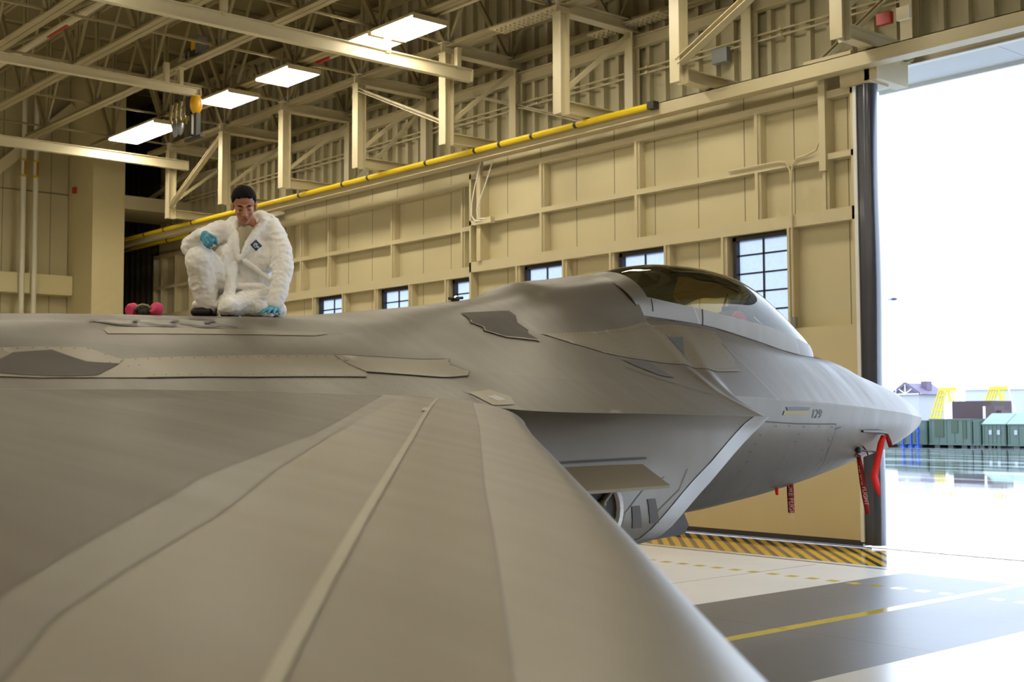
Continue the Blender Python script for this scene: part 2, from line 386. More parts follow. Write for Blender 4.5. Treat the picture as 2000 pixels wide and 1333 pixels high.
struct(MB().box(-42.2, -42.17, -24, 16.6, 9.9, 9.93).build('trim_3', mat('wall_seam_strip', (110,100,76), .8)))  # thin darker strip along the west wall
# soffit outside the doors
so = MB().box(-13.6, 14, 20.28, 21.4, 8.62, 8.75).box(-13.6, 14, 21.38, 21.45, 8.55, 10)
for k in range(9): so.box(-13.6+k*3.05, -13.585+k*3.05, 20.28, 21.4, 8.612, 8.62)
struct(so.build('trim_4', mat('soffit_panel', (214,220,226), .5)))
# door tracks
def track(y, x0, name, label, fascia=False):
    o = empty(name, (0, y, 8.6)); tag(o, label, 'door track', 'overhead door tracks')
    b = MB().box(x0, 13.9, -.02, .02, 0, .12); b.build('web', M_steel, o)
    MB().box(x0, 13.9, -.07, .07, -.02, .0).build('bottom_flange', M_white if not fascia else M_steel, o)  # white flange colour stands in for skylight falling on the steel
    return o
t1 = empty('door_track', (0, 18.72, 8.37)); tag(t1, 'deep cream door track beam nearest the hangar floor, under the yellow bar', 'door track')
MB().box(-49.9, 13.9, -.06, -.03, .0, .23).build('fascia', M_steel, t1)
MB().box(-49.9, 13.9, -.08, .2, -.025, .0).build('bottom_flange', M_steel, t1)
MB().box(-49.9, 13.9, -.06, .2, .215, .23).build('top_flange', M_steel, t1)
track(19.6, -50, 'door_track', 'second door track from the inside, lower flange coloured white for skylight over the opening')
track(20.08, -50, 'door_track', 'third door track from the inside, next to the pale soffit')
for k in range(12):
    pass

# ---------------------------------------------------------------- door leaves
M_pane = bpy.data.materials.new('translucent_pane'); M_pane.use_nodes = True
g = NG(M_pane); b = g.n['Principled BSDF']; tr = g.n.new('ShaderNodeBsdfTranslucent'); mx = g.n.new('ShaderNodeMixShader')
tc = g.n.new('ShaderNodeTexCoord'); nn = g.noise(tc.outputs['Object'], 14, 5)
g.t.links.new(g.mix(nn, (.36,.39,.45,1), (.46,.49,.55,1)), tr.inputs[0])
b.inputs['Base Color'].default_value = (.1,.11,.13,1); b.inputs['Roughness'].default_value = .25; mx.inputs[0].default_value = .12
g.t.links.new(tr.outputs[0], mx.inputs[1]); g.t.links.new(b.outputs[0], mx.inputs[2]); g.t.links.new(mx.outputs[0], g.n['Material Output'].inputs[0])
M_frame = mat('dark_bronze_frame', (34,30,30), .4)
def leaf(name, x0, x1, yf, wins, studs, label):
    o = empty(name, (x0, yf, 0)); struct(o); o['label'] = label
    W = x1-x0; ys0, ys1 = .22, .30; zb, zt = 3.95, 5.74; hw = .665
    sk = MB(); wl = sorted(c-x0 for c in wins)
    sk.box(0, W, ys0, ys1, .12, zb); sk.box(0, W, ys0, ys1, zt, 8.78)
    e = 0
    for c in wl+[None]:
        a = W if c is None else c-hw
        if a > e: sk.box(e, a, ys0, ys1, zb, zt)
        if c is not None: e = c+hw
    sk.build('skin', M_skin, o)
    MB().box(0.02, W-.02, .02, .22, .12, 3.9).build('kick_plate', mat('kick_plate_paint', (198,184,144), .5, noise_amt=.03, scale=1), o)
    MB().box(0, W, .03, .3, .02, .12).build('bottom_seal', M_black, o)
    for z, h, nm in ((8.02,.13,'girt'), (6.9,.11,'girt'), (5.76,.24,'girt')):
        MB().box(0, W, 0, .2, z, z+h).build(nm, M_steel, o)
    for s_ in studs:
        sx = s_-x0
        for z0, z1 in ((7.01, 8.02), (6.0, 6.9)):
            MB().box(sx, sx+.07, .0, .04, z0, z1).box(sx+.03, sx+.12, .04, .22, z0, z1).build('stud', M_steel, o)
    for c in wl:
        for q in (c-.86, c+.70): MB().box(q, q+.05, .0, .04, 3.9, 5.76).box(q+.02, q+.12, .04, .22, 3.9, 5.76).build('stud', M_steel, o)
        f = MB(); t = .05
        f.box(c-hw, c-hw+t*1.6, .12, .26, zb, zt).box(c+hw-t, c+hw, .12, .26, zb, zt).box(c-hw, c+hw, .12, .26, zt-t*1.6, zt).box(c-hw, c+hw, .12, .26, zb, zb+t)
        f.box(c-.015, c+.015, .2, .24, zb, zt)
        for k in range(1, 5): f.box(c-hw, c+hw, .2, .24, zb+(zt-zb)*k/5-.014, zb+(zt-zb)*k/5+.014)
        fo = f.build('window_frame', M_frame, o)
        MB().add([(c-hw+t,.23,zb+t),(c+hw-t,.23,zb+t),(c+hw-t,.23,zt-t),(c-hw+t,.23,zt-t)],[(0,1,2,3)]).build('window_pane', M_pane, fo)
    for q in (0, W-.07): MB().box(q, q+.07, 0, .2, .12, 8.15).build('edge_post', M_steel, o)
    return o
D1 = leaf('door_1', -23.42, -12.62, 19.03, [-14.8,-17.85,-20.87], [-23.05,-20.9,-17.95,-14.82,-13.3], 'nearest sliding hangar door leaf, its black rubber edge against the opening')
D2 = leaf('door_2', -33.25, -23.0, 19.55, [-24.2,-27.3,-30.45], [-32.75,-32.0,-30.5,-27.4,-24.4], 'second sliding hangar door leaf, behind the kneeling worker')
D3 = leaf('door_3', -42.9, -32.8, 20.05, [-34.0,-37.0,-40.1], [-42.3,-41.2,-40.1,-37.1], 'farthest sliding hangar door leaf beside the dark recess')
# rubber edge of the leading door
rb = MB(); prof = []
for k in range(15):
    a = math.pi*k/14-math.pi/2; prof.append((.13*math.cos(a), .12*math.sin(a)))
rb.add([(11.02+.16*math.cos(math.pi*k/12-math.pi/2)+.012*math.sin(z*1.7), .12+.17*math.sin(math.pi*k/12-math.pi/2), z) for z in [0.05+8.2*i/40 for i in range(41)] for k in range(13)],
       [(i*13+k, i*13+k+1, (i+1)*13+k+1, (i+1)*13+k) for i in range(40) for k in range(12)])
rb.box(10.86, 11.03, .0, .3, .05, 8.2); bo = rb.build('edge_seal', M_black, D1, smooth=40); bo['label'] = 'black rubber edge seal'
MB().box(10.8, 10.87, -.03, .02, .1, 8.2).build('edge_flashing', M_white, D1)
hb = MB().box(10.6, 11.2, -.1, .5, 8.12, 8.55).box(9.9, 10.9, -.2, .1, 8.5, 8.72).box(11.1, 11.35, -.1, .9, 8.15, 8.6); hb.build('hood', M_steel, D1)
# small hanger post behind the top corner of door 1
MB().box(10.1, 10.24, -.06, .04, 6.7, 8.5).build('guide_post', M_steel, D1)
MB().box(.35, .49, -.06, .04, 6.0, 8.5).build('guide_post', M_steel, D1)
MB().box(.3, .95, -.12, .0, 6.86, 7.0).build('cable_box', M_steel, D1)
cb = MB().tube([(.62,-.1,8.5),(.55,-.14,8.2),(.42,-.16,7.8),(.3,-.16,7.4),(.28,-.16,7.1),(.4,-.14,6.95),(.6,-.12,6.94)], .014, 6)
cb.build('cable', M_white, D1)
MB().tube([(1.06,-.1,8.5),(1.0,-.14,8.2),(.82,-.16,7.8),(.6,-.16,7.45),(.48,-.16,7.2),(.52,-.14,7.0),(.75,-.12,6.97)], .014, 6).build('cable', M_white, D1)
cp = MB().tube([(10.1,-.04,8.1),(10.12,-.04,7.3),(10.02,-.04,7.1),(9.8,-.04,7.04),(9.6,-.04,7.02),(9.5,-.04,6.9),(9.47,-.04,6.6),(9.47,-.04,4.0)], .02, 8)
cp.tube([(8.0,-.04,7.02),(9.2,-.04,7.02),(9.36,-.04,6.98),(9.45,-.04,6.8),(9.45,-.04,6.6)], .018, 8); cp.build('conduit', M_steel, D1)
MB().box(9.42, 9.52, -.06, .02, 3.9, 4.1).build('junction_box', M_grey, D1)

# yellow conductor bars with black joints
def bar_y(x0, x1, y, z, label, joints):
    o = empty('conductor_bar', (0, y, z)); tag(o, label, 'conductor bar')
    MB().tube([(x0,0,0),(x1,0,0)], .068, 8).build('bar', M_yel, o)
    for j in joints: MB().tube([(j-.04,0,0),(j+.04,0,0)], .074, 8).build('joint', M_dark, o)
    e = MB().box(x1-.02, x1+.16, -.08, .08, -.075, .075).build('end_cap', M_dark, o)
bar_y(-42.5, -17.05, 18.56, 8.54, 'long bright yellow conductor bar running along the nearest door track', [-19.2,-20.6,-21.7,-22.6,-24.5,-27.0,-28.2,-30.4,-33.8,-36.9,-38.9,-40.4])
bar_y(-43.6, -38.8, 19.5, 8.45, 'short shaded yellow conductor bar below the nearest track at the dark recess', [-40.6])
# ---------------------------------------------------------------- support frames over the doors
FX = [-37.0,-33.5,-30.05,-26.4,-22.8,-18.9,-15.65,-12.06,-8.4,-4.8,-1.2,2.4]
proto = None
names = ['leftmost door support frame, beside the dark recess', 'door support frame behind the end of the lowest girder', 'door support frame directly above the kneeling worker',
         'door support frame fourth from the left, its long brace falling to the right', 'door support frame carrying the end of the long upper girder', 'door support frame above the right end of the yellow bar',
         'door support frame with a broad brace rising steeply to the right', 'door support frame above the corner of the open doorway',
         'door support frame over the opening at the right edge', 'door support frame over the opening, second beyond the corner', 'door support frame over the opening, third beyond the corner', 'door support frame over the opening, farthest right']
for i, x in enumerate(FX):
    if proto is None:
        o = empty('door_support_frame', (x, 17.85, 8.6)); proto = o
        MB().ibeam((0,0,0), (0,0,2.15), .24, .26, .025, up=(0,1,0)).build('front_post', M_steel, o)
        MB().ibeam((0,2.15,.0), (0,2.15,2.15), .24, .24, .025, up=(0,1,0)).build('back_post', M_steel, o)
        MB().ibeam((0,-.15,2.28), (0,2.35,2.28), .26, .27, .025).build('top_beam', M_steel, o)
        MB().ibeam((0,.12,.16), (0,2.1,.16), .22, .26, .02).build('bottom_beam', M_steel, o)
        MB().bar((.0,.12,.55), (.0,2.05,2.1), .09, .09).build('brace', M_steel, o)
    else:
        o = copy_tree(proto); o.location = (x, 17.85, 8.6)
    tag(o, names[i], 'support frame', 'steel support frames over the doors')
def brace(a, b, w, label):
    o = MB().channel(a, b, w, w*.6).build('cross_brace', M_steel); tag(o, label, 'brace', 'diagonal braces between the door frames')
brace((-36.95,17.8,8.95), (-33.5,17.8,10.7), .16, 'pale brace rising right from the leftmost door frame')
brace((-26.3,17.8,10.6), (-22.9,17.8,9.15), .15, 'pale brace falling right to the frame under the long upper girder')
brace((-15.6,17.8,8.98), (-12.1,17.8,10.7), .2, 'broad brace rising right, near the top centre right of the frame')
brace((-29.9,20.0,8.95), (-26.5,20.0,10.5), .1, 'thin brace on the wall behind the worker rising right')
brace((-24.6,20.0,10.5), (-20.2,20.0,8.98), .12, 'thin brace on the wall falling right behind the long girder end')
brace((-14.0,20.05,9.05), (-10.4,20.05,11.2), .14, 'brace on the wall rising right to the frame at the doorway corner')
brace((-45.5,18.3,8.6), (-38.6,19.8,10.9), .14, 'dim brace rising right inside the dark recess')
struct(MB().ibeam((-42.4,20.1,10.55), (14,20.1,10.55), .2, .26, .02).build('wall_girt', M_steel))
struct(MB().box(-42.4, 14, 20.0, 20.2, 11.75, 11.95).build('wall_girt', M_steel))
for i, (z, lb) in enumerate(((9.93,'upper of two thin conduits running along the ribbed wall'),(9.81,'lower of two thin conduits running along the ribbed wall'))):
    c = MB().tube([(-42.4,20.08,z),(13.9,20.08,z)], .022, 8); x = -40
    while x < 12: c.box(x-.03, x+.03, 20.04, 20.2, z-.03, z+.03); x += 3.58
    tag(c.build('conduit', M_steel), lb, 'conduit', 'wall conduits')
M_truss_shaded = mat('truss_steel_shaded', (156,143,106), .5, noise_amt=.05, scale=3)  # cream steel darkened, the dimness under the roof put into its colour
# ---------------------------------------------------------------- roof trusses
NODE = [-37.3+3.6*k for k in range(13)]
tp = None
tl = {7.95:'seventh roof truss from the door wall',9.95:'sixth roof truss from the door wall',11.95:'fifth roof truss from the door wall',13.95:'fourth roof truss from the door wall, with the white hanger',
      16.0:'third roof truss from the door wall, lit ceiling lamps under it',17.95:'second roof truss from the door wall, over the front posts',19.9:'roof truss nearest the ribbed door wall'}
def diag(a, b, w, t=.02):
    m = MB(); m.bar(a, b, w, w*.8, up=(0, 1, 0)); return m
for y, lb in tl.items():
    if tp is None:
        o = empty('roof_truss', (0, y, 11.0)); tp = o
        c = MB()
        for s_ in (-1, 1): c.box(-38.9, 12, s_*.08-.07, s_*.08+.07, -.09, -.07).box(-38.9, 12, s_*.022-.01, s_*.022+.01, -.09, .06)
        c.build('bottom_chord', M_truss_shaded, o)
        c = MB().box(-42.1, 12, -.11, -.02, 2.6, 2.7).box(-42.1, 12, .02, .11, 2.6, 2.7); c.build('top_chord', M_truss_shaded, o)
        for k, x in enumerate(NODE):
            diag((x-.05,0,0), (x-1.75,0,2.6), .11).build('web_member', M_truss_shaded, o)
            diag((x+.05,0,0), (x+1.75,0,2.6), .07).build('web_member', M_truss_shaded, o)
            MB().box(x+.12-.035, x+.12+.035, -.06, -.01, 0, 2.6).box(x+.12-.035, x+.12+.035, .02, .06, 0, 2.6).build('web_member', M_truss_shaded, o)
            MB().box(x-.14, x+.2, -.015, .015, -.06, .22).build('gusset', M_grey, o)
    else: o = copy_tree(tp); o.location = (0, y, 11.0)
    tag(o, lb, 'truss', 'roof trusses')
for i, x in enumerate(NODE):
    o = MB().bar((x,7.9,11.04), (x,20.1,11.04), .05, .05).bar((x+1.7,7.9,13.55), (x+1.7,20.1,13.55), .06, .06).bar((x+.9,9.9,11.0), (x+2.6,13.9,13.5), .05, .05).build('bridging_strut', M_truss_shaded)
    tag(o, 'thin truss bridging strut in line with the '+('leftmost door frame', 'door frame behind the lowest girder end', 'door frame above the kneeling worker', 'fourth door frame from the left', 'door frame under the long upper girder', 'door frame above the yellow bar end', 'door frame with the broad steep brace', 'door frame at the doorway corner', 'first door frame over the opening', 'second door frame over the opening', 'third door frame over the opening', 'farthest right door frame', 'wall beyond the last door frame')[i], 'strut', 'bridging struts between the trusses')
# ---------------------------------------------------------------- girders running towards the doors
def girder(x, y0, y1, z, label, h=.3):
    o = empty('girder', (x, y1, z)); tag(o, label, 'girder')
    MB().ibeam((0, y0-y1, 0), (0, 0, 0), .16, h, .02).build('beam', mat('girder_paint', (205,194,160), .32, noise_amt=.02), o)
    MB().box(-.085, .085, -.02, .0, -h/2, h/2).build('end_plate', M_steel, o)
    return o
G1 = girder(-22.5, -2, 18.35, 10.25, 'long upper cream girder crossing the whole roof, ending at a door frame')
G3 = girder(-36.75, 2, 18.3, 10.31, 'lowest cream girder at left, brightly lit near its end')
G2 = girder(-28.47, 2, 14.48, 10.39, 'middle cream girder ending at the yellow hoist', .21)
for gg, ys in ((G1, (-6.4,-2.4,-.4)), (G3, (-12.3,-8.3)), (G2, (-5,-.9))):
    for yy in ys: MB().box(-.06, .06, yy-.06, yy+.06, .1, .6).build('hanger', M_steel, gg)
# hoist at the end of the middle girder
h = empty('hoist', (-28.57, 14.38, 10.27)); tag(h, 'yellow and black electric hoist hanging at the end of the middle girder', 'hoist')
MB().ball((.1,0,-.18), (.13,.16,.27), 16, 12).build('yellow_body', mat('hoist_yellow', (214,160,10), .4, noise_amt=.1), h, smooth=True)
MB().box(-.24, .02, -.12, .12, -.42, .02).build('motor', M_dark, h)
MB().box(-.14, -.06, -.05, .05, -.95, -.4).build('cable_guide', M_dark, h); MB().box(-.04, .0, -.05, .05, -.92, -.42).build('cable_guide', M_white, h)
MB().box(.1, .24, -.06, .06, -1.0, -.42).build('chain_bag', M_dark, h)
MB().box(-.4, .45, -.06, .06, -1.06, -1.0).build('cross_bar', M_dark, h)
cab = MB()
for k in range(4):
    x = -.45-.25*k; cab.tube([(x,0,.05),(x-.12,0,-.25),(x-.02,.02,-.55),(x+.16,0,-.3),(x+.2,0,.05)], .03, 7)
fo = cab.build('festoon_cable', mat('festoon_cable', (120,104,40), .5, noise_amt=.5, scale=14), h)
for k in range(2): MB().ball((-.75-.28*k,0,-.62), (.10,.08,.2), 12, 8).build('cable_coil', M_grey, h, smooth=True)
o = MB().box(-28.55, -28.39, 13.9, 14.0, 10.5, 10.92).box(-28.6, -28.34, 13.85, 14.05, 10.88, 10.92).build('hanger_bracket', M_steel); tag(o, 'short pale hanger bracket between the fourth truss and the middle girder', 'bracket')
o = empty('motor_unit', (-27.5, 13.95, 11.04)); tag(o, 'small motor unit with a yellow box and grey panel sitting on the fourth truss', 'motor')
MB().box(-.22, .02, -.1, .1, .12, .38).build('yellow_box', mat('hoist_yellow', (214,160,10), .4), o); MB().box(.04, .2, -.12, .12, .0, .42).build('grey_panel', M_grey, o)
MB().box(-.25, .1, -.1, .1, 0, .13).build('motor', M_dark, o)
b = MB()
for k in range(16): b.bar((-.55+.12*math.cos(k*.3927),0,.12+.14*math.sin(k*.3927)), (-.55+.12*math.cos((k+1)*.3927),0,.12+.14*math.sin((k+1)*.3927)), .04, .04, up=(0,1,0))
b.build('cable_coil', M_dark, o)
# sprinkler mains and wall pipes
p = empty('sprinkler_pipe', (0,10.95,11.35)); tag(p, 'large cream sprinkler main with a red band, upper left under the roof', 'pipe')
MB().tube([(-40,0,0),(10,0,0)], .085, 14).build('pipe', M_steel, p, smooth=60); MB().box(-29.2,-28.0,-.05,.02,-.09,-.06).build('band', M_red, p)
p = empty('sprinkler_pipe', (0,16.35,10.98)); tag(p, 'slim cream pipe with a red band beside the row of lit ceiling lamps', 'pipe')
MB().tube([(-38,0,0),(10,0,0)], .05, 10).build('pipe', M_steel, p, smooth=60); MB().tube([(-26.0,0,0),(-25.4,0,0)], .054, 10).build('band', M_red, p, smooth=60)
for i, (y, lb) in enumerate(((14.86,'left one of two white vertical wall pipes with yellow bands'),(15.26,'right one of two white vertical wall pipes with yellow bands'))):
    p = empty('wall_pipe', (-41.6, y, 0)); tag(p, lb, 'pipe', 'white wall pipes')
    MB().tube([(0,0,0),(0,0,13.2)], .085, 14).build('pipe', mat('white_pipe', (206,200,178), .5), p, smooth=60)
    for z in (10.25, 10.78): MB().tube([(0,0,z),(0,0,z+.07)], .12, 14).build('band', mat('band_yellow', (190,160,50), .5), p, smooth=60)
    MB().box(.06, .1, -.02, .06, 10.3, 10.8).build('marker', mat('marker_ochre', (160,110,20), .5), p)
o = MB().box(-41.68, -41.5, 16.52, 16.62, 9.9, 10.1).build('fire_alarm', M_red); tag(o, 'small red fire alarm box on the tall column', 'alarm')
o = MB().bar((-41.9,12.6,9.0), (-41.9,16.6,12.9), .3, .34).build('wall_brace', M_steel); tag(o, 'wide diagonal brace on the left wall behind the lowest girder', 'brace')
# ---------------------------------------------------------------- ceiling lamps
M_lamp = mat('lamp_diffuser', (255,255,255), .5, emit=LAMP, estr=LAMP_W)
def lamp(x, y, z, parts=True):
    o = empty('ceiling_lamp', (x, y, z))
    MB().box(-.78, .78, -.47, .47, .03, .09).box(-.78, -.76, -.47, .47, -.03, .03).box(.76, .78, -.47, .47, -.03, .03).build('housing', M_steel, o)
    df = MB()
    for k in range(6): df.box(-.755, .755, -.45+k*.152, -.45+k*.152+.14, -.02, .025)
    df.build('diffuser', M_lamp, o)
    if parts: MB().box(-.5, -.4, -.03, .03, .09, .28).box(.4, .5, -.03, .03, .09, .28).build('bracket', M_steel, o)
    return o
lm = lamp(-35.65, 16.0, 10.72)
vis = [(-35.65,'lit ceiling lamp at the far left end of the row'),(-34.12,'lit ceiling lamp joined to the one at the far left end of the row'),(-29.75,'lit ceiling lamp alone, second group from the left end of the row'),
       (-26.8,'lit ceiling lamp alone, in the middle of the row'),(-23.42,'lit ceiling lamp partly hidden by the long upper girder'),(-21.75,'lit ceiling lamp at the upper right end of the row'),(-17.2,'lit ceiling lamp beyond the top edge, over the cockpit'),(-13.6,'lit ceiling lamp beyond the top edge, over the nose')]
for i, (x, lb) in enumerate(vis):
    o = lm if i == 0 else copy_tree(lm); o.location = (x, 16.0, 10.72); tag(o, lb, 'ceiling lamp', 'lit ceiling lamps')
for yy in (8.0, 0.5, -6.5, -13.5, -20.5):  # unseen lamp rows added to brighten the low walls and the worker
    for k in range(8):
        o = copy_tree(lm); o.location = (-36+7.2*k, yy, 10.72)
        tag(o, 'unseen ceiling lamp added over the rear hangar floor for fill light', 'ceiling lamp', 'unseen ceiling lamps added for fill light')
for i, (x, y, lb) in enumerate(((-20.0,17.95,'perforated cream plate on the second truss near the top centre'),(-18.9,19.9,'perforated cream plate on the truss by the ribbed wall'))):
    c = MB().box(x-1.1, x+1.1, y-.22, y+.22, 10.9, 10.93)
    for k in range(14):
        for j in (-1, 0, 1): c.box(x-1.0+k*.15, x-.94+k*.15, y+j*.13-.03, y+j*.13+.03, 10.86, 10.9)
    tag(c.build('perforated_plate', M_steel), lb, 'plate')
o = MB().box(-16.6,-16.2,19.95,20.1,9.55,9.85).build('junction_box', M_grey); tag(o, 'small grey junction box on the wall conduits near the top right', 'box')
o = MB().box(-11.98,-11.7,18.8,18.9,9.02,9.22).build('bell', M_red); tag(o, 'small red alarm bell by the doorway corner', 'alarm')
o = MB().box(-11.6,-11.35,18.82,18.9,9.02,9.24).build('wall_light', mat('lit_box', (240,230,200), .5)); tag(o, 'small pale box lamp on the door track near the corner', 'lamp')
# ---------------------------------------------------------------- the parked jet
AX, AY = 14.4*-math.sin(math.radians(2.5))-7.8*math.cos(math.radians(2.5)), 14.4*math.cos(math.radians(2.5))-7.8*math.sin(math.radians(2.5))
JET = empty('fighter_jet', (AX, AY, 0), math.radians(2.5))
tag(JET, 'grey twin-tailed fighter jet parked in the hangar, nose towards the open door', 'aircraft')
def A(s, y, z): return (y, -s, z)
def A2W(s, y, z): return JET_M @ Vector((y, -s, z))
JET_M = Matrix.Translation((AX, AY, 0)) @ Matrix.Rotation(math.radians(2.5), 4, 'Z')
def paint(name, base, zones=False, metal=.35, rough=.43):
    m = mat(name, base, rough, metal=metal); g = NG(m); b = g.n['Principled BSDF']
    tc = g.n.new('ShaderNodeTexCoord'); O = tc.outputs['Object']
    mp = g.n.new('ShaderNodeMapping'); mp.inputs['Scale'].default_value = (1.0, .35, 1.5); g.t.links.new(O, mp.inputs[0])
    mp2 = g.n.new('ShaderNodeMapping'); mp2.inputs['Scale'].default_value = (.5, 5, 2); mp2.inputs['Rotation'].default_value = (0, 0, .25); g.t.links.new(O, mp2.inputs[0])
    n1 = g.noise(mp.outputs[0], 1.3, 6); n2 = g.noise(mp2.outputs[0], 1.6, 5)
    L = lin(base); c = g.mix(g.m('ADD', g.m('MULTIPLY', n1, .6), g.m('MULTIPLY', n2, .4)), tuple(v*.82 for v in L[:3])+(1,), tuple(v*1.18 for v in L[:3])+(1,))
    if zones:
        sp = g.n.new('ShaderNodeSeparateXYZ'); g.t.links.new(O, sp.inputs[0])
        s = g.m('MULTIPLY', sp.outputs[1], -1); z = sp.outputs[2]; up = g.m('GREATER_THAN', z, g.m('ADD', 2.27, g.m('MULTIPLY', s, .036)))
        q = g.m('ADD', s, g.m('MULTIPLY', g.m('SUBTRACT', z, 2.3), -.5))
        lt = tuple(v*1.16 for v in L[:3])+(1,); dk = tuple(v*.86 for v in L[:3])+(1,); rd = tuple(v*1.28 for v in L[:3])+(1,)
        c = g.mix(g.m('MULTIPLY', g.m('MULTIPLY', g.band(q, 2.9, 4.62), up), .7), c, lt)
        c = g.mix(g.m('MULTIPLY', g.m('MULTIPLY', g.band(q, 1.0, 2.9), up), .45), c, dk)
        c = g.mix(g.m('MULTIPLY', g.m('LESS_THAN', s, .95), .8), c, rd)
        c = g.mix(g.m('MULTIPLY', g.m('MULTIPLY', g.m('SUBTRACT', 1, up), g.m('GREATER_THAN', s, .95)), .65), c, dk)  # skin below the chine darkened, underside shade put into the paint colour
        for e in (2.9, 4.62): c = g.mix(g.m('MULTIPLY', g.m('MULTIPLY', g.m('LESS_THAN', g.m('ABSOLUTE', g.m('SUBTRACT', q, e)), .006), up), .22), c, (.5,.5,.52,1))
    g.t.links.new(c, b.inputs['Base Color'])
    g.t.links.new(g.m('ADD', rough-.06, g.m('MULTIPLY', n2, .14)), b.inputs['Roughness'])
    return m
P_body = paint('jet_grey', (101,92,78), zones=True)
P_wing = paint('wing_grey', (113,102,83))
P_dark = paint('dark_panel_grey', (70,62,54), metal=.1, rough=.6)
P_lite = paint('light_panel_tan', (122,111,91))
P_edge = paint('edge_silver_grey', (140,137,134), metal=.45, rough=.38)
P_flap = paint('flap_grey', (126,119,106), metal=.55, rough=.36)
M_seam = mat('seam_dark', (58,52,46), .6)
M_cav = mat('cavity_dark', (52,44,34), .6)
M_duct = mat('duct_grey', (96,92,86), .5)

def mirror(rows): return rows
# --- fuselage: upper skin, forebody lower skin, intake shells
stn = [0, .015, .04, .08, .13, .2, .3]+[round(.4+.1*i, 3) for i in range(20)]+[2.42, 2.46]+[round(2.55+.1*i, 3) for i in range(29)]
stn = [s for s in stn if s < 5.45]+[5.45, 5.5, 5.55, 5.6, 5.66, 5.72, 5.77, 5.82, 5.89, 5.90, 6.0, 6.1]+[round(6.2+.1*i, 3) for i in range(34)]+[round(9.7+.25*i, 3) for i in range(33)]
stn = [s for s in stn if s <= 17.8]
fb = MB(); fb.k = 0
N = 40
rows = []
for s in stn:
    Y, Z = top_curve(s, N); rows.append([A(s, -y, z) for y, z in zip(Y[::-1], Z[::-1])]+[A(s, y, z) for y, z in zip(Y[1:], Z[1:])])
n0 = len(fb.f); fb.grid(rows)
W = 2*N-2
for i in range(len(stn)-1):
    if 2.75 < stn[i] < 5.88:
        ys = sill(stn[i])[0]-.035
        for j in range(W):
            if abs(rows[i][j][0]+rows[i][j+1][0])/2 < ys: fb.mi[n0+i*W+j] = 1
rows = []
for s in [q for q in stn if q <= 8.4]:
    Y, Z = low_curve(s); rows.append([A(s, y, z) for y, z in zip(Y, Z)]+[A(s, -y, z) for y, z in zip(Y[::-1][1:], Z[::-1][1:])])
fb.grid([r[::-1] for r in rows])
NJ = 36
def nac_rows(sg, s_off=0, inset=0, s_end=17.8, n=60, j0=0, j1=NJ, band=None):
    out = []
    for i in range(n+1):
        r = []
        for j in range(j0, j1):
            # ring start follows the raked lip
            sl = 5.77
            for _ in range(6):
                z = nac_curve(round(sl, 2))[1][j]; sl = s_lip(float(z))
            if j > 24: sl = min(sl, 7.3)
            a = sl+s_off; t = i/n; s = a+(band if band else (s_end-a))*(t**1.4)
            Y, Z = nac_curve(round(s, 3)); y, z = float(Y[j]), float(Z[j])
            if inset: y = max(.9, y-inset) if j < 30 else y; z = z+inset if j > 16 else z-inset*.3
            r.append(A(s, sg*y, z))
        out.append(r)
    return out
for sg in (1, -1):
    R = nac_rows(sg); fb.grid([r if sg > 0 else r[::-1] for r in R])
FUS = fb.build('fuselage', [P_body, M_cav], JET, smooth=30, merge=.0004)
dm = MB()
for sg in (1, -1):
    R = nac_rows(sg, inset=.05, s_end=8.4, n=12, j0=0, j1=31); dm.grid([r[::-1] for r in R])
    rf = []
    for k in range(10):
        y = 1.15+(1.72-1.15)*k/9; s0 = 5.5+(y-1.2)*.48+.01
        rf.append([A(s0+(8.4-s0)*t, sg*(y+t*.2), top_z(s0+(8.4-s0)*t, y+t*.2)-.03-.25*t) for t in [i/12 for i in range(13)]])
    dm.grid(rf)
dm.box(-1.5, 1.5, -8.42, -8.4, 1.35, 2.2)
dm.build('intake_duct', M_duct, JET, smooth=30)
for sg in (1, -1):
    b_ = MB(); R = nac_rows(sg, s_off=-.01, inset=-.006, band=.27, n=5, j0=0, j1=28); b_.grid(R)
    R2 = nac_rows(sg, s_off=-.01, inset=-.006, band=.02, n=1, j0=0, j1=28); R3 = nac_rows(sg, s_off=.03, inset=.06, band=.02, n=1, j0=0, j1=28)
    b_.grid([R2[0], R3[0]])
    o = b_.build('intake_lip', P_edge, JET, smooth=40); o['label'] = 'light raked edge of the air intake'
# upper lip edge band, light
def poly_mesh(poly, f, cell=.08):
    """polygon in two surface coordinates cut into small cells and laid on the skin by f(u,v)"""
    bm = bmesh.new(); vs = [bm.verts.new((a, b, 0)) for a, b in poly]; bm.faces.new(vs)
    u0, u1 = min(a for a, b in poly), max(a for a, b in poly); v0, v1 = min(b for a, b in poly), max(b for a, b in poly)
    for ax, lo, hi in (((1,0,0), u0, u1), ((0,1,0), v0, v1)):
        q = lo+cell
        while q < hi:
            bmesh.ops.bisect_plane(bm, geom=bm.verts[:]+bm.edges[:]+bm.faces[:], plane_co=tuple(q*a for a in ax), plane_no=ax); q += cell
    bmesh.ops.triangulate(bm, faces=bm.faces[:])
    bm.verts.ensure_lookup_table(); bm.verts.index_update()
    V = [f(v.co.x, v.co.y) for v in bm.verts]; F = [tuple(l.index for l in t.verts) for t in bm.faces]; bm.free()
    # face outward (up) whichever way the polygon ran
    m = MB(); m.add(V, F); return m
def ftop(off, sg=1):
    def f(s, y):
        e = .01; z = surf(s, y); gs = (surf(s+e, y)-surf(s-e, y))/(2*e); gy = (surf(s, y+e)-surf(s, y-e))/(2*e)
        gy = max(-4, min(4, gy)); gs = max(-1, min(1, gs)); L = math.sqrt(1+gs*gs+gy*gy); q = off/L
        return A(s-gs*q, sg*(y-gy*q), z+q)
    return f
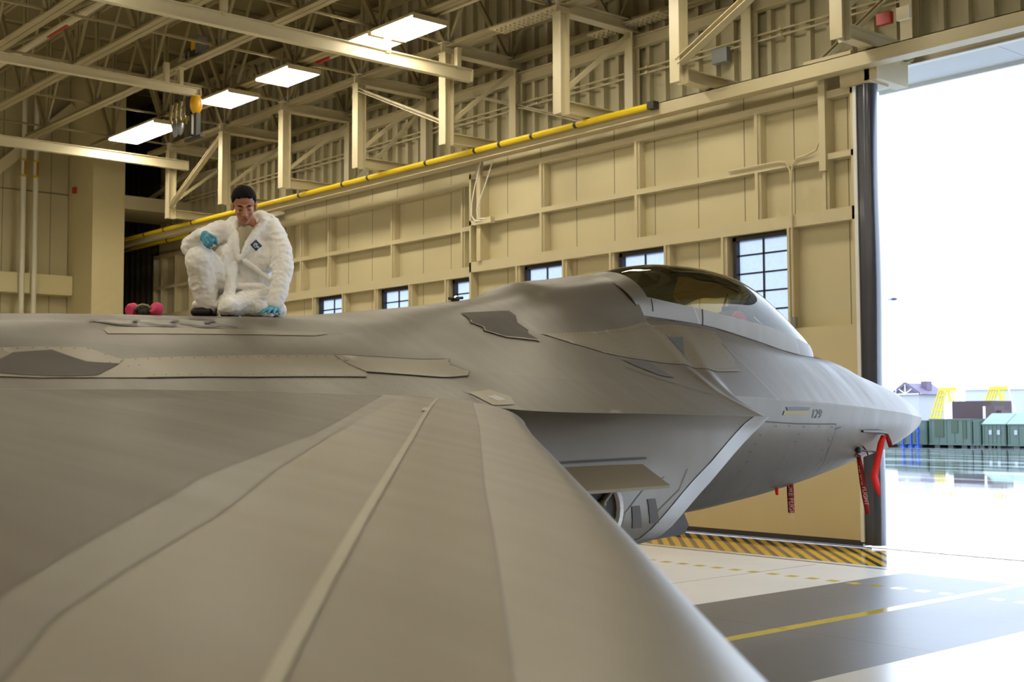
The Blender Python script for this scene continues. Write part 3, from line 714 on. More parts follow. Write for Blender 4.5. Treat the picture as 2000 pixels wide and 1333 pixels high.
def fside(off, sg=1):
    def f(s, z): return A(s, sg*(low_y(s, z)+off), z)
    return f
def fnac(off, sg=1):
    def f(s, z): return A(s, sg*(nac_y(s, z)+off), z)
    return f
def overlay(name, poly, m, off=.004, f=None, cell=.08, label=None, both=False):
    for sg in ((1, -1) if both else (1,)):
        ff = (f or ftop)(off, sg); mb = poly_mesh(poly, ff, cell); o = mb.build(name, m, JET)
        bm = bmesh.new(); bm.from_mesh(o.data); bmesh.ops.recalc_face_normals(bm, faces=bm.faces)
        if sum(fc.normal.z+fc.normal.x*sg for fc in bm.faces) < 0: bmesh.ops.reverse_faces(bm, faces=bm.faces)
        bm.to_mesh(o.data); bm.free()
        o.data.polygons.foreach_set('use_smooth', [True]*len(o.data.polygons))
        if label: o['label'] = label
    return o
def seam(paths, name='panel_seam', w=.007, off=.006, f=None, m=None):
    ff = (f or ftop)(off); mb = MB()
    for P in paths:
        pts = []
        for i in range(len(P)-1):
            a, b = P[i], P[i+1]; n = max(1, int(math.hypot(b[0]-a[0], b[1]-a[1])/.06))
            pts += [(a[0]+(b[0]-a[0])*k/n, a[1]+(b[1]-a[1])*k/n) for k in range(n)]
        pts.append(P[-1]); rl_ = []
        for i, p in enumerate(pts):
            a = pts[max(0, i-1)]; b = pts[min(len(pts)-1, i+1)]; d = math.hypot(b[0]-a[0], b[1]-a[1]) or 1; nx, ny = -(b[1]-a[1])/d*w/2, (b[0]-a[0])/d*w/2
            rl_.append([ff(p[0]-nx, p[1]-ny), ff(p[0]+nx, p[1]+ny)])
        mb.grid(rl_)
    return mb.build(name, m or M_seam, JET)
def rivets(paths, sp=.07, r=.0065, f=None, off=.007, name='fastener_row'):
    ff = (f or ftop)(off); mb = MB()
    for P in paths:
        for i in range(len(P)-1):
            a, b = P[i], P[i+1]; n = max(1, int(math.hypot(b[0]-a[0], b[1]-a[1])/sp))
            for k in range(n):
                u, v = a[0]+(b[0]-a[0])*k/n, a[1]+(b[1]-a[1])*k/n
                c = [ff(u+r*math.cos(t*1.047), v+r*math.sin(t*1.047)) for t in range(6)]; mb.add(c, [tuple(range(6))])
    o = mb.build(name, M_seam, JET); o['kind'] = 'stuff'; return o
# --- wings with separate leading-edge flaps
HG = [(9.41,2.2),(9.45,2.25),(10.74,3.74),(12.21,5.39),(12.74,6.0),(13.18,6.5),(13.41,6.76),(13.50,6.87)]
def hinge(y): return float(np.interp(y, [b for a, b in HG], [a for a, b in HG]))
for sg in (1, -1):
    yy = [2.2+.11*i for i in range(41)]+[6.74, 6.80, 6.87]
    m_ = MB(); top = []; bot = []
    for y in yy:
        h0 = hinge(y)+.0005; te = te_s(y)
        q = [h0+(te-h0)*(i/60) for i in range(61)]
        top.append([A(s, sg*y, wing_z(s, y)) for s in q]); bot.append([A(s, sg*y, min(wing_z(s, y)-.004, wing_zl(s, y))) for s in q])
    m_.grid([r if sg < 0 else r[::-1] for r in top]); m_.grid([r[::-1] if sg < 0 else r for r in bot])
    for r in (0, -1): m_.grid([top[r], bot[r]])
    m_.grid([[r[0] for r in top], [r[0] for r in bot]]); m_.grid([[r[-1] for r in top], [r[-1] for r in bot]])
    o = m_.build('wing', P_wing, JET, smooth=35)
    m_ = MB(); rr = []
    for y in yy[1:]:
        sl = le_s(y); h0 = hinge(y)-.0005; zl = 2.3-.08*(y-2.2)
        up = [(sl+(h0-sl)*t*t, wing_z(sl+(h0-sl)*t*t, y)) for t in [i/14 for i in range(14, -1, -1)]]
        lo = [(sl+(h0-sl)*t*t, wing_zl(sl+(h0-sl)*t*t, y)-.02*math.sin(math.pi*t)) for t in [i/8 for i in range(1, 9)]]
        rr.append([A(s, sg*y, z) for s, z in up+lo+[up[0]]])
    m_.grid([r if sg > 0 else r[::-1] for r in rr])
    for r in (rr[0], rr[-1]): m_.add(r[:-1], [tuple(range(len(r)-1))])
    o = m_.build('leading_edge_flap', P_flap, JET, smooth=45)
# tape strip, darker wing bays and root fairings on the wing skins
def between(fa, fb_, y0, y1, n=40):
    ys = [y0+(y1-y0)*i/n for i in range(n+1)]
    return [(fa(y), y) for y in ys]+[(fb_(y), y) for y in ys[::-1]]
def pl(P): return lambda y: float(np.interp(y, [b for a, b in P], [a for a, b in P]))
L_strip = [(9.73,2.28),(10.52,3.14),(11.67,4.43),(12.86,5.76),(13.34,6.3),(13.63,6.63),(13.76,6.78)]
L_dark = [(10.15,2.3),(10.28,2.45),(11.98,4.29),(12.86,5.12),(13.17,5.47),(13.41,5.73),(13.59,5.93),(13.72,6.08),(14.2,6.75)]
L_dk2 = [(10.0,2.3),(11.87,4.25),(12.64,5.08),(13.11,5.62),(13.48,5.99),(13.71,6.23),(14.05,6.72)]
sf = pl(L_strip); df_ = pl(L_dark); d2 = pl(L_dk2)
M_tape = paint('tape_strip_tan', (142,135,114))
def wing_sheet(name, fa, fb2, y0, y1, m, off, lb):
    rows = []
    for i in range(46):
        y = y0+(y1-y0)*i/45; a, b = fa(y), fb2(y)
        rows.append([ftop(off)(a+(b-a)*k/8, y) for k in range(9)])
    mb = MB(); mb.grid([r[::-1] for r in rows]); o = mb.build(name, m, JET, smooth=True); o['label'] = lb; return o
wing_sheet('wing_panel', df_, lambda y: te_s(y)-.05, 2.31, 6.74, paint('wing_panel_brown_grey', (76,63,43), metal=.2, rough=.5), .0016, 'darker brownish rear wing panel')
wing_sheet('wing_panel', lambda y: d2(y)-.0, lambda y: df_(y)-.003, 2.6, 6.7, paint('wing_band_grey', (100,91,76)), .0016, 'slightly darker band on the wing')
wing_sheet('wing_tape', sf, lambda y: sf(y)+.022+.002*(y-2.3), 2.3, 6.76, M_tape, .004, 'narrow pale tape strip running out along the wing')
wing_sheet('wing_tape', lambda y: sf(y)-.0, lambda y: sf(y)+.045, 3.05, 3.22, mat('tape_end', (150,144,134), .4), .006, 'short pale end of the tape strip')
seam([[(hinge(y), y) for y in [2.3+.2*i for i in range(23)]]], 'hinge_gap', .005, .001, m=mat('hinge_gap_grey', (104,98,90), .5))
seam([[(9.95,2.3),(9.9,2.42)]], 'wing_slot', .02, .006)
seam([[(9.33,2.02),(9.4,2.3)]], 'panel_seam', .008, .006)
# --- panels on the back of the fuselage
overlay('root_fairing', [(9.3,2.04),(9.07,1.98),(8.97,2.08),(9.06,2.2),(9.3,2.27)], P_lite, label='pale fairing at the wing root')
overlay('root_fairing', [(9.2,2.1),(9.1,2.07),(9.07,2.13),(9.17,2.18)], P_edge, .006)
overlay('dark_panel', [(12.2,2.0),(12.0,1.82),(11.79,1.77),(11.67,1.9),(11.5,1.91),(11.71,2.1),(11.88,2.12),(12.06,2.11),(12.2,2.08)], paint('patch_dark_brown', (62,51,40), metal=.05, rough=.6), .006, label='dark lozenge panel at the wing root')
overlay('long_panel', [(12.04,1.77),(11.88,1.74),(11.59,1.72),(11.46,1.84),(11.16,1.78),(10.58,1.69),(10.0,1.61),(9.9,1.81),(9.97,1.91),(10.43,1.98),(10.79,2.04),(11.12,2.07),(11.46,2.11),(12.0,2.14),(12.3,2.12)], P_lite, .004, label='long pale strip panel edged with fasteners')
overlay('arrow_panel', [(9.98,1.6),(8.99,1.51),(9.07,1.6),(9.0,1.71),(9.06,1.77),(9.9,1.81),(9.97,1.67)], P_lite, .005, label='pale pointed panel in front of the strip panel')
rivets([[(12.04,1.79),(11.88,1.76),(11.59,1.74),(11.46,1.86),(11.16,1.8),(10.58,1.71),(10.0,1.63)], [(11.4,2.07),(11.12,2.04),(10.79,2.0),(10.43,1.95),(10.05,1.9)], [(11.55,1.9),(11.4,2.0)], [(11.48,1.88),(11.33,1.97)], [(10.0,1.66),(9.93,1.8)], [(9.95,1.66),(9.88,1.76)],
        [(10.9,2.18),(10.4,2.12),(9.9,2.08),(9.5,2.04),(9.44,2.2)]], .07, .006)
seam([[(9.98,1.6),(8.99,1.51),(9.05,1.57)], [(9.07,1.6),(8.99,1.71),(9.06,1.77),(9.9,1.81),(9.97,1.68),(9.92,1.66)], [(9.97,1.91),(10.43,1.98),(10.79,2.04),(11.12,2.07),(11.46,2.11)]])
seam([[(11.34,.97),(11.22,1.07),(11.33,1.19),(11.22,1.33),(11.11,1.32)], [(11.04,.95),(10.97,1.06),(11.07,1.19),(10.96,1.3),(10.85,1.28)], [(10.82,.95),(10.71,1.04),(10.81,1.15),(10.7,1.27),(10.55,1.25)], [(10.59,.96),(10.47,1.03),(10.59,1.15),(10.43,1.24)]], 'zigzag_seam', .032, .010)
overlay('upper_panel', [(11.36,1.43),(11.3,1.36),(10.59,1.27),(9.73,1.2),(9.9,1.29),(11.37,1.5)], P_lite, .003, label='pale narrow panel below the zigzag seams')
overlay('upper_panel', [(11.32,1.2),(11.2,1.34),(10.45,1.25),(10.58,1.16),(10.45,1.04),(10.62,.94),(11.1,.93),(11.24,1.06)], paint('zigzag_panel_grey', (122,114,102)), .003)
# stepped recess and slots
overlay('vent_recess', [(8.15,.66),(7.62,.63),(7.63,.72),(7.73,.84),(7.71,.94),(7.76,.99),(7.73,1.09),(8.08,1.08),(8.21,1.0),(8.17,.94),(8.23,.87),(8.2,.83)], paint('vent_brown', (54,42,24), metal=.05, rough=.6), .005, cell=.04, label='dark stepped vent on the shoulder')
seam([[(8.2,.83),(8.23,.87),(8.17,.94),(8.21,1.0),(8.08,1.08),(7.73,1.09)]], 'vent_rim', .014, .009, m=P_lite)
overlay('bleed_slot', [(6.82,1.1),(6.41,1.02),(6.28,1.2),(6.48,1.22)], P_dark, .005, cell=.05, label='dark narrow bleed slot above the intake')
seam([[(6.9,1.22),(6.5,1.3),(6.05,1.4)]], 'bleed_seam', .01, .006)
# forward shoulder panel with fasteners and a triangular warning mark
FP = [(7.61,.97),(7.29,.91),(6.82,.8),(6.62,.74),(6.01,.6),(5.62,.57),(5.4,.56),(4.89,.56),(5.02,.95),(5.44,1.0),(5.92,.98),(6.5,1.02),(6.99,1.07),(7.31,1.04),(7.5,1.0)]
overlay('shoulder_panel', FP, P_lite, .004, cell=.06, label='pale shoulder panel behind the cockpit edged with fasteners')
rivets([[(7.55,.98),(7.29,.93),(6.82,.83),(6.62,.77),(6.01,.63),(5.62,.6),(5.4,.59),(4.93,.59)], [(4.93,.6),(5.0,.92)], [(5.05,.62),(5.12,.93)], [(5.0,.92),(5.44,.98),(5.92,.96),(6.5,1.0),(6.99,1.04),(7.31,1.02)], [(5.75,.62),(5.62,.95)], [(5.83,.62),(5.72,.95)], [(6.7,.82),(6.5,.97)], [(6.62,.8),(6.4,.97)]], .045, .005)
overlay('warning_triangle', [(5.74,.685),(5.55,.70),(5.72,.86)], paint('triangle_grey', (78,78,84), metal=.1, rough=.6), .007, label='grey triangular warning mark')
# --- marks on the lower nose
fs = fside
overlay('nose_mark', [(4.53,2.375),(4.05,2.375),(4.08,2.345),(4.5,2.345)], mat('mark_black', (60,56,50), .5), .006, f=fside, label='dark bar on the lower nose')
overlay('nose_mark', [(4.56,2.342),(4.09,2.342),(4.09,2.30),(4.58,2.30)], mat('mark_ochre', (150,140,88), .5), .006, f=fside, label='ochre bar on the lower nose')
overlay('nose_mark', [(3.46,2.15),(3.36,2.175),(3.29,2.185),(3.36,2.16)], mat('mark_blue', (90,130,140), .5), .006, f=fside)
seam([[(5.07,2.25),(4.7,2.235),(4.35,2.22),(3.9,2.213),(3.45,2.21)]], 'nose_seam', .010, .006, f=fside)
dots = [(4.69,2.2),(4.43,2.2),(4.14,2.19),(3.82,2.19),(3.53,2.18),(4.94,2.12),(4.97,2.04),(5.0,1.97),(4.98,1.88),(5.0,1.79),(4.21,2.12),(4.23,2.05),(4.3,1.98),(4.32,1.91),(4.29,1.79),(4.19,1.67),(3.55,1.95),(3.5,2.05),(3.4,1.85),(3.35,1.75)]
rivets([[(a, b), (a+.01, b)] for a, b in dots], .01, .009, f=fside)
seam([[(3.45,2.21),(3.4,1.95),(3.15,1.62)]], 'nose_seam', .006, .005, f=fside, m=P_dark)
def text_mesh(body, size, ext=.0008):
    c = bpy.data.curves.new('t', 'FONT'); c.body = body; c.size = size; c.extrude = ext; c.align_x = 'CENTER'; c.align_y = 'CENTER'
    o = bpy.data.objects.new('t', c); COL.objects.link(o); dg = bpy.context.evaluated_depsgraph_get(); dg.update()
    me = bpy.data.meshes.new_from_object(o.evaluated_get(dg)); bpy.data.objects.remove(o); return me
me = text_mesh('129', .12)
bm = bmesh.new(); bm.from_mesh(me); 
for v in bm.verts:
    u, q = v.co.x, v.co.y; s = 3.9-u*1.25+q*-.25; z = 2.308+q; v.co = Vector(A(s, low_y(s, z)+.006+v.co.z, z))
bm.to_mesh(me); bm.free(); me.materials.append(mat('number_grey', (92,92,88), .5)); o = link('nose_number', me, JET); o['label'] = 'small dark number 129'
# faint stencil blocks low on the intake side
for a, b_ in (((7.42,1.70),(7.28,1.52)), ((7.62,1.66),(7.5,1.5))):
    overlay('stencil_patch', [(a[0], a[1]), (a[0]-.1, a[1]), (b_[0]-.02, b_[1]), (b_[0]+.1, b_[1])], P_dark, .006, f=fnac)
seam([[(7.2,1.85),(7.45,1.78),(7.7,1.62),(7.75,1.5)], [(6.9,1.9),(7.0,1.75),(7.3,1.6)]], 'intake_seam', .006, .005, f=fnac, m=P_dark)
# --- canopy
CT = [(2.43,2.947),(2.5,2.985),(2.66,3.10),(3.04,3.298),(3.41,3.496),(3.76,3.655),(4.1,3.735),(4.6,3.77),(5.07,3.757),(5.52,3.70),(5.81,3.63),(6.05,3.565),(6.12,3.55)]
GL = [(2.43,3.3),(2.75,3.06),(2.9,3.055),(3.2,3.09),(3.82,3.179),(4.99,3.295),(5.8,3.356),(6.12,3.38)]
def can_top(s): return float(pchip([a for a, b in CT], [b for a, b in CT], s))
def can_pt(s, t, o=0):
    ys, zs = sill(min(s, 6.0)); zt = can_top(s); zs -= .01
    return A(s, (ys+o)*math.cos(t)*(1+.06*math.sin(2*t)*(1 if t < math.pi/2 else -1)), zs+(zt-zs+o)*math.sin(t))
def tg(s):
    zs = sill(min(s, 6.0))[1]-.01; zt = can_top(s); zg = float(np.interp(s, [a for a, b in GL], [b for a, b in GL]))
    return math.asin(min(.999, max(0, (zg-zs)/(zt-zs))))
ss = [2.44+.02*i for i in range(8)]+[2.62+.06*i for i in range(54)]
ss = [s for s in ss if s < 5.8]
sk_ = MB(); gl_ = MB(); SE = 5.83
GR, KR, KL, BK = [], [], [], []
for s in ss+[5.83]:
    g0 = tg(s); s_ = s
    def warp(t, s=s): return s-(0 if s < 4.8 else (s-4.8)/(5.83-4.8))*.10*(1-math.sin(t))
    GR.append([can_pt(warp(g0+(math.pi-2*g0)*k/32), g0+(math.pi-2*g0)*k/32) for k in range(33)])
    KR.append([can_pt(warp(g0*k/6), g0*k/6, .004) for k in range(7)]); KL.append([can_pt(warp(g0*k/6), math.pi-g0*k/6, .004) for k in range(7)])
g0 = tg(5.83)
for q in (0, .25, .5, .75, 1):
    r = []
    for k in range(41):
        t = math.pi*k/40; a = 5.83-.10*(1-math.sin(t)); b = 6.12-.22*(1-math.sin(t))
        r.append(can_pt(a+(b-a)*q, t, .004))
    BK.append(r)
gl_.grid(GR)
sk_.grid(KR); sk_.grid([r[::-1] for r in KL]); sk_.grid(BK)
CF = sk_.build('canopy_frame', P_body, JET, smooth=50)
M_gl = bpy.data.materials.new('gold_tinted_canopy'); M_gl.use_nodes = True; g = NG(M_gl); g.n.remove(g.n['Principled BSDF'])
tr = g.n.new('ShaderNodeBsdfTransparent'); tr.inputs[0].default_value = (.80,.79,.56,1)
gs_ = g.n.new('ShaderNodeBsdfGlossy'); gs_.inputs['Roughness'].default_value = .015; gs_.inputs[0].default_value = (1,.97,.9,1)
fr = g.n.new('ShaderNodeFresnel'); fr.inputs[0].default_value = 1.34; mx = g.n.new('ShaderNodeMixShader')
g.t.links.new(fr.outputs[0], mx.inputs[0]); g.t.links.new(tr.outputs[0], mx.inputs[1]); g.t.links.new(gs_.outputs[0], mx.inputs[2]); g.t.links.new(mx.outputs[0], g.n['Material Output'].inputs[0])
CG = gl_.build('canopy_glass', M_gl, JET, smooth=True, merge=.0003); CG['label'] = 'gold-tinted clear canopy bubble'
ln = MB()
def cseam(P): ln.tube([A(*p) for p in P], .006, 6)
for sg in (1, -1):
    cseam([(s, sg*(sill(min(s,6.0))[0]+.004), sill(min(s,6.0))[1]+.0) for s in [2.44+.12*i for i in range(29)]+[5.96]])
    ln.tube([can_pt(5.0, t if sg > 0 else math.pi-t, .006) for t in [tg(5.0)*k/5 for k in range(6)]], .005, 6)
    ln.tube([can_pt(5.72, t if sg > 0 else math.pi-t, .006) for t in [tg(5.7)*(.35+.65*k/5) for k in range(6)]], .004, 6)
ln.tube([can_pt(6.12-.22*(1-math.sin(math.pi*k/30)), math.pi*k/30, .006) for k in range(31)], .006, 6)
ln.build('canopy_seam', M_seam, JET)
# cockpit seen through the glass
M_seat = mat('seat_dark_olive', (60,54,40), .7, noise_amt=.2, scale=9); M_cush = mat('seat_brown_pad', (96,78,50), .8, noise_amt=.2, scale=12)
def cbox(m, s0, s1, y0, y1, z0, z1): m.box(y0, y1, -s1, -s0, z0, z1)
st = MB(); st.prism(A(5.34,0,3.16), A(5.12,0,3.66), [(-.24,-.10),(.24,-.10),(.19,.10),(-.19,.10)]); cbox(st, 5.1, 5.5, -.25, .25, 3.16, 3.34)
st.prism(A(5.62,0,3.2), A(5.34,0,3.6), [(-.22,-.14),(.22,-.14),(.13,.1),(-.13,.1)]); st.build('ejection_seat', M_seat, JET)
hr = MB(); hr.ball(A(5.06,0,3.60), (.19,.08,.09), 16, 10); hr.build('headrest', M_cush, JET, smooth=True)
hr = MB(); hr.ball(A(4.98,0,3.33), (.22,.10,.16), 16, 10); hr.build('seat_cushion', M_cush, JET, smooth=True)
dk_ = MB(); dk_.prism(A(5.86,0,3.28), A(5.5,0,3.38), [(-.34,-.12),(.34,-.12),(.24,.1),(-.24,.1)]); cbox(dk_, 5.5, 5.7, -.2, .2, 3.4, 3.5); dk_.build('rear_deck', M_seat, JET)
gm = MB(); r_ = []
for i in range(9):
    s = 3.35+.85*i/8; h_ = .05+.34*math.sin(math.pi*min(1, i/9))**.8; wd = .28+.10*min(1, i/4)
    r_.append([A(s, wd*math.cos(math.pi*k/12), sill(s)[1]+h_*math.sin(math.pi*k/12)) for k in range(13)])
gm.grid(r_); gm.add(r_[-1], [tuple(range(13))]); gm.build('glare_shield', mat('glare_shield_brown', (78,62,36), .8, noise_amt=.15, scale=10), JET, smooth=60)
hd = MB(); cbox(hd, 3.62, 3.9, -.1, .1, 3.2, 3.42); hd.prism(A(3.85,0,3.4), A(3.6,0,3.58), [(-.09,-.006),(.09,-.006),(.09,.006),(-.09,.006)]); hd.tube([A(3.95,-.1,3.25), A(3.8,-.1,3.56)], .01, 6); hd.tube([A(3.95,.1,3.25), A(3.8,.1,3.56)], .01, 6); hd.build('head_up_display', M_seat, JET)
rc_ = MB(); rc_.ball(A(4.05,.22,3.25), (.07,.10,.10), 14, 10); rc_.ball(A(4.32,.25,3.18), (.08,.16,.05), 14, 10); o = rc_.build('red_cover', mat('red_cover', (190,44,30), .6), JET, smooth=True); o['label'] = 'red cover in the cockpit'
ar = MB(); ar.tube([A(4.75,-.3,3.2), A(4.9,-.28,3.45), A(5.0,-.2,3.6)], .015, 6); ar.tube([A(4.55,.34,3.17), A(5.3,.36,3.22)], .025, 8); ar.build('cockpit_rail', M_seat, JET)
# --- landing gear, doors, tails
def wheel(s, y, r, w_, nm, leg_top):
    m = MB(); m.tube([A(s,y-w_/2,r), A(s,y-w_*.4,r), A(s,y+w_*.4,r), A(s,y+w_/2,r)], [r*.88, r, r, r*.88], 28); t = m.build('tyre', M_black, JET, smooth=40)
    MB().tube([A(s,y-w_/2-.01,r), A(s,y+w_/2+.01,r)], r*.5, 20).build('wheel_hub', M_white, t, smooth=40)
    MB().tube([A(s,y,r), A(s-.05,y,leg_top)], .06, 12).tube([A(s-.02,y,r+.25), A(s-.9,y,leg_top)], .03, 8).build(nm, M_white, JET, smooth=40)
wheel(6.35, 0, .3, .2, 'nose_gear_strut', 1.4)
wheel(12.1, 1.65, .45, .28, 'main_gear_strut', 1.9); wheel(12.1, -1.65, .45, .28, 'main_gear_strut', 1.9)
gd = MB(); 
gd.add([A(5.12,.34,1.42), A(5.06,.36,1.28), A(5.12,.36,1.20), A(5.9,.36,1.16), A(5.9,.34,1.4), A(5.12,.31,1.42), A(5.06,.33,1.28), A(5.12,.33,1.20), A(5.9,.33,1.16), A(5.9,.31,1.4)],
       [(0,1,2,3,4), (9,8,7,6,5), (0,5,6,1), (1,6,7,2), (2,7,8,3), (3,8,9,4), (4,9,5,0)])
gd.build('nose_gear_door', P_dark, JET)
MB().ball(A(5.5,.37,1.24), .02, 10, 8).build('door_pin', M_red, JET)
bd = MB(); H0, H1, O0, O1 = (7.46,1.79,1.99), (9.3,1.98,1.97), (7.52,2.16,1.815), (9.25,2.33,1.82)
bd.add([A(*p) for p in (H0,O0,O1,H1)]+[A(p[0],p[1],p[2]-.02) for p in (H0,O0,O1,H1)], [(0,1,2,3),(7,6,5,4),(0,4,5,1),(1,5,6,2),(2,6,7,3),(3,7,4,0)])
o = bd.build('bay_door', paint('bay_door_tan', (118,104,78), metal=.1, rough=.55), JET); o['label'] = 'open side bay door standing out level'
seam([[(7.44,1.995),(9.2,1.985)]], 'bay_gap', .016, .008, f=fnac, m=M_cav)
bw = MB(); c0 = Vector(A(8.05,1.93,1.66))
bw.tube([c0+Vector((-.02,0,0)), c0+Vector((.02,0,0))], .24, 28); o = bw.build('bay_opening', M_cav, JET)
rg = MB()
for k in range(24):
    a = 6.2832*k/24; b2 = 6.2832*(k+1)/24
    rg.bar(c0+Vector((.03,.22*math.cos(a),.22*math.sin(a))), c0+Vector((.03,.22*math.cos(b2),.22*math.sin(b2))), .05, .035)
rg.build('bay_ring', M_white, JET)
eq = MB(); eq.tube([c0+Vector((.03,-.18,.1)), c0+Vector((.05,.1,-.12))], .03, 8); eq.tube([c0+Vector((.03,.15,.14)), c0+Vector((.05,-.05,-.02))], .022, 8); eq.ball(c0+Vector((.05,.02,.04)), .03, 12, 8); eq.build('bay_fitting', mat('fitting_brass', (110,100,76), .5, metal=.3), JET, smooth=60)
for sg in (1, -1):
    fn = MB(); P = [(13.0,1.75,2.5),(16.9,1.75,2.4),(17.3,3.05,5.05),(15.9,3.05,5.08)]
    V = [A(s, sg*(y-.04), z) for s, y, z in P]+[A(s, sg*(y+.04), z) for s, y, z in P]
    fn.add(V, [(0,1,2,3),(7,6,5,4),(0,4,5,1),(1,5,6,2),(2,6,7,3),(3,7,4,0)]); fn.build('tail_fin', P_wing, JET)
    sb = MB(); P = [(15.2,2.0,2.2),(17.4,2.0,2.2),(18.9,3.6,2.1),(18.2,4.4,2.05),(17.3,4.4,2.05)]
    V = [A(s, sg*y, z-.03) for s, y, z in P]+[A(s, sg*y, z+.03) for s, y, z in P]; sb.add(V, [(0,1,2,3,4),(9,8,7,6,5)]+[(i,(i+1)%5,(i+1)%5+5,i+5) for i in range(5)]); sb.build('tailplane', P_wing, JET)
    MB().box(sg*.6-.5, sg*.6+.5, -18.6, -17.6, 1.45, 2.2).build('engine_nozzle', P_dark, JET)
an = MB(); an.ball(A(7.63,0,3.26), (.05,.02,.03)); an.tube([A(7.55,0,3.28), A(7.7,0,3.265)], .012, 6); an.build('lamp_fitting', M_dark, JET)
MB().ball(A(7.63,.01,3.275), .018, 10, 8).build('formation_lamp', mat('lamp_white', (255,255,255), .3, emit=(1,1,1), estr=2), JET)
# air-data probes with their covers on the lower nose
pr_ = MB(); c = Vector(fside(.0)(2.3, 2.115)); 
pr_.tube([Vector(fside(.01)(2.75,2.13)), Vector(fside(.015)(2.3,2.118)), Vector(fside(.05)(2.05,2.10))], [.012,.022,.012], 8); pr_.build('air_data_probe', M_dark, JET)
pr_ = MB(); pr_.tube([Vector(fside(.0)(2.62,1.93)), Vector(fside(.08)(2.45,1.92)), Vector(fside(.12)(2.2,1.90))], .012, 8); pr_.ball(Vector(fside(.03)(2.6,1.93)), .035, 10, 8); pr_.build('air_data_probe', M_dark, JET)
# ---------------------------------------------------------------- the kneeling worker on the fuselage
U = Vector((RC[0][0], RC[0][1], 0)).normalized(); VW = Vector((U.y, -U.x, 0))     # U: to the camera's right, VW: towards the camera
if VW.dot(-CAM) < 0 and False: pass
O_ = A2W(9.77, .28, 2.985)
if VW.dot(CAM-O_) < 0: VW = -VW
KP = .0035
def W3(px, py, v=0.): return O_+U*((px-485)*KP)+Vector((0,0,1))*((618-py)*KP)+VW*v
MAN = empty('person', tuple(O_)); tag(MAN, 'person in white hooded coveralls and blue gloves kneeling on top of the jet, looking down', 'person')
MI = Matrix.Translation(-O_)
def L3(px, py, v=0.): return W3(px, py, v)-O_
def soft(mb, name, m, parent, vox, smooth=6, disp=(), sub=0):
    o = mb.build(name, m, parent, smooth=True)
    r = o.modifiers.new('remesh', 'REMESH'); r.mode = 'VOXEL'; r.voxel_size = vox; r.use_smooth_shade = True
    s = o.modifiers.new('smooth', 'SMOOTH'); s.factor = .5; s.iterations = smooth
    dg = bpy.context.evaluated_depsgraph_get(); dg.update(); me = bpy.data.meshes.new_from_object(o.evaluated_get(dg)); o.modifiers.clear(); o.data = me
    if disp:
        bm = bmesh.new(); bm.from_mesh(me); bm.normal_update(); D = []
        for v in bm.verts:
            d = 0
            for sc, st, ax in disp:
                p = Vector((v.co.x*ax[0], v.co.y*ax[1], v.co.z*ax[2]))*sc; n = noise.noise(p); d += st*(1-abs(n)*2.4)
            D.append(v.normal*d)
        for v, d in zip(bm.verts, D): v.co += d
        bm.to_mesh(me); bm.free()
    me.materials.clear(); me.materials.append(m); me.polygons.foreach_set('use_smooth', [True]*len(me.polygons)); return o
M_suit = mat('white_coverall', (243,240,236), .6, bump=.1, bscale=60); M_suit.node_tree.nodes['Principled BSDF'].inputs['Subsurface Weight'].default_value = .05
M_skin2 = mat('skin', (176,120,90), .5, noise_amt=.05, scale=30); M_hair = mat('black_hair', (14,10,9), .75, noise_amt=.3, scale=60, bump=.3, bscale=120, spec=.15)
M_glove = mat('blue_nitrile', (84,160,190), .42, noise_amt=.05, scale=20); M_shirt = mat('sand_tshirt', (170,158,130), .8)
M_boot = mat('black_boot', (20,19,19), .5)
b = MB()
b.cap(L3(486,478,.0), L3(490,555,-.07), .145, .15); b.cap(L3(440,450,.0), L3(530,455,.0), .078, .082)
b.cap(L3(450,500,.02), L3(512,502,.02), .10, .11); b.cap(L3(464,562,-.06), L3(518,566,-.08), .13, .135)
b.cap(L3(455,432,-.03), L3(520,434,-.03), .05, .05)
# right arm (image left), resting on the raised knee
b.cap(L3(432,448,.02), L3(402,470,.13), .072, .066); b.cap(L3(402,470,.13), L3(391,481,.20), .066, .062); b.cap(L3(390,482,.20), L3(413,468,.31), .064, .042)
b.cap(L3(388,486,.19), L3(384,489,.21), .05, .045)
# left arm straight down to the skin
b.cap(L3(535,452,.0), L3(553,485,.05), .078, .072); b.cap(L3(553,485,.05), L3(560,525,.10), .072, .066); b.cap(L3(560,525,.10), L3(557,562,.15), .066, .058); b.cap(L3(557,562,.15), L3(550,594,.18), .058, .050)
# right leg up
b.cap(L3(466,570,-.02), L3(415,515,.24), .11, .088); b.cap(L3(410,512,.27), L3(412,512,.27), .088, .088); b.cap(L3(410,516,.27), L3(413,556,.21), .090, .090); b.cap(L3(413,556,.21), L3(419,596,.17), .088, .068)
# left leg folded under
b.cap(L3(508,585,-.02), L3(466,602,.28), .11, .055); b.cap(L3(515,590,.02), L3(545,604,-.06), .08, .05); b.cap(L3(490,598,.12), L3(530,606,.08), .065, .045)
b.cap(L3(460,606,.28), L3(452,590,.20), .045, .035); b.cap(L3(468,520,.13), L3(462,590,.24), .022, .04)
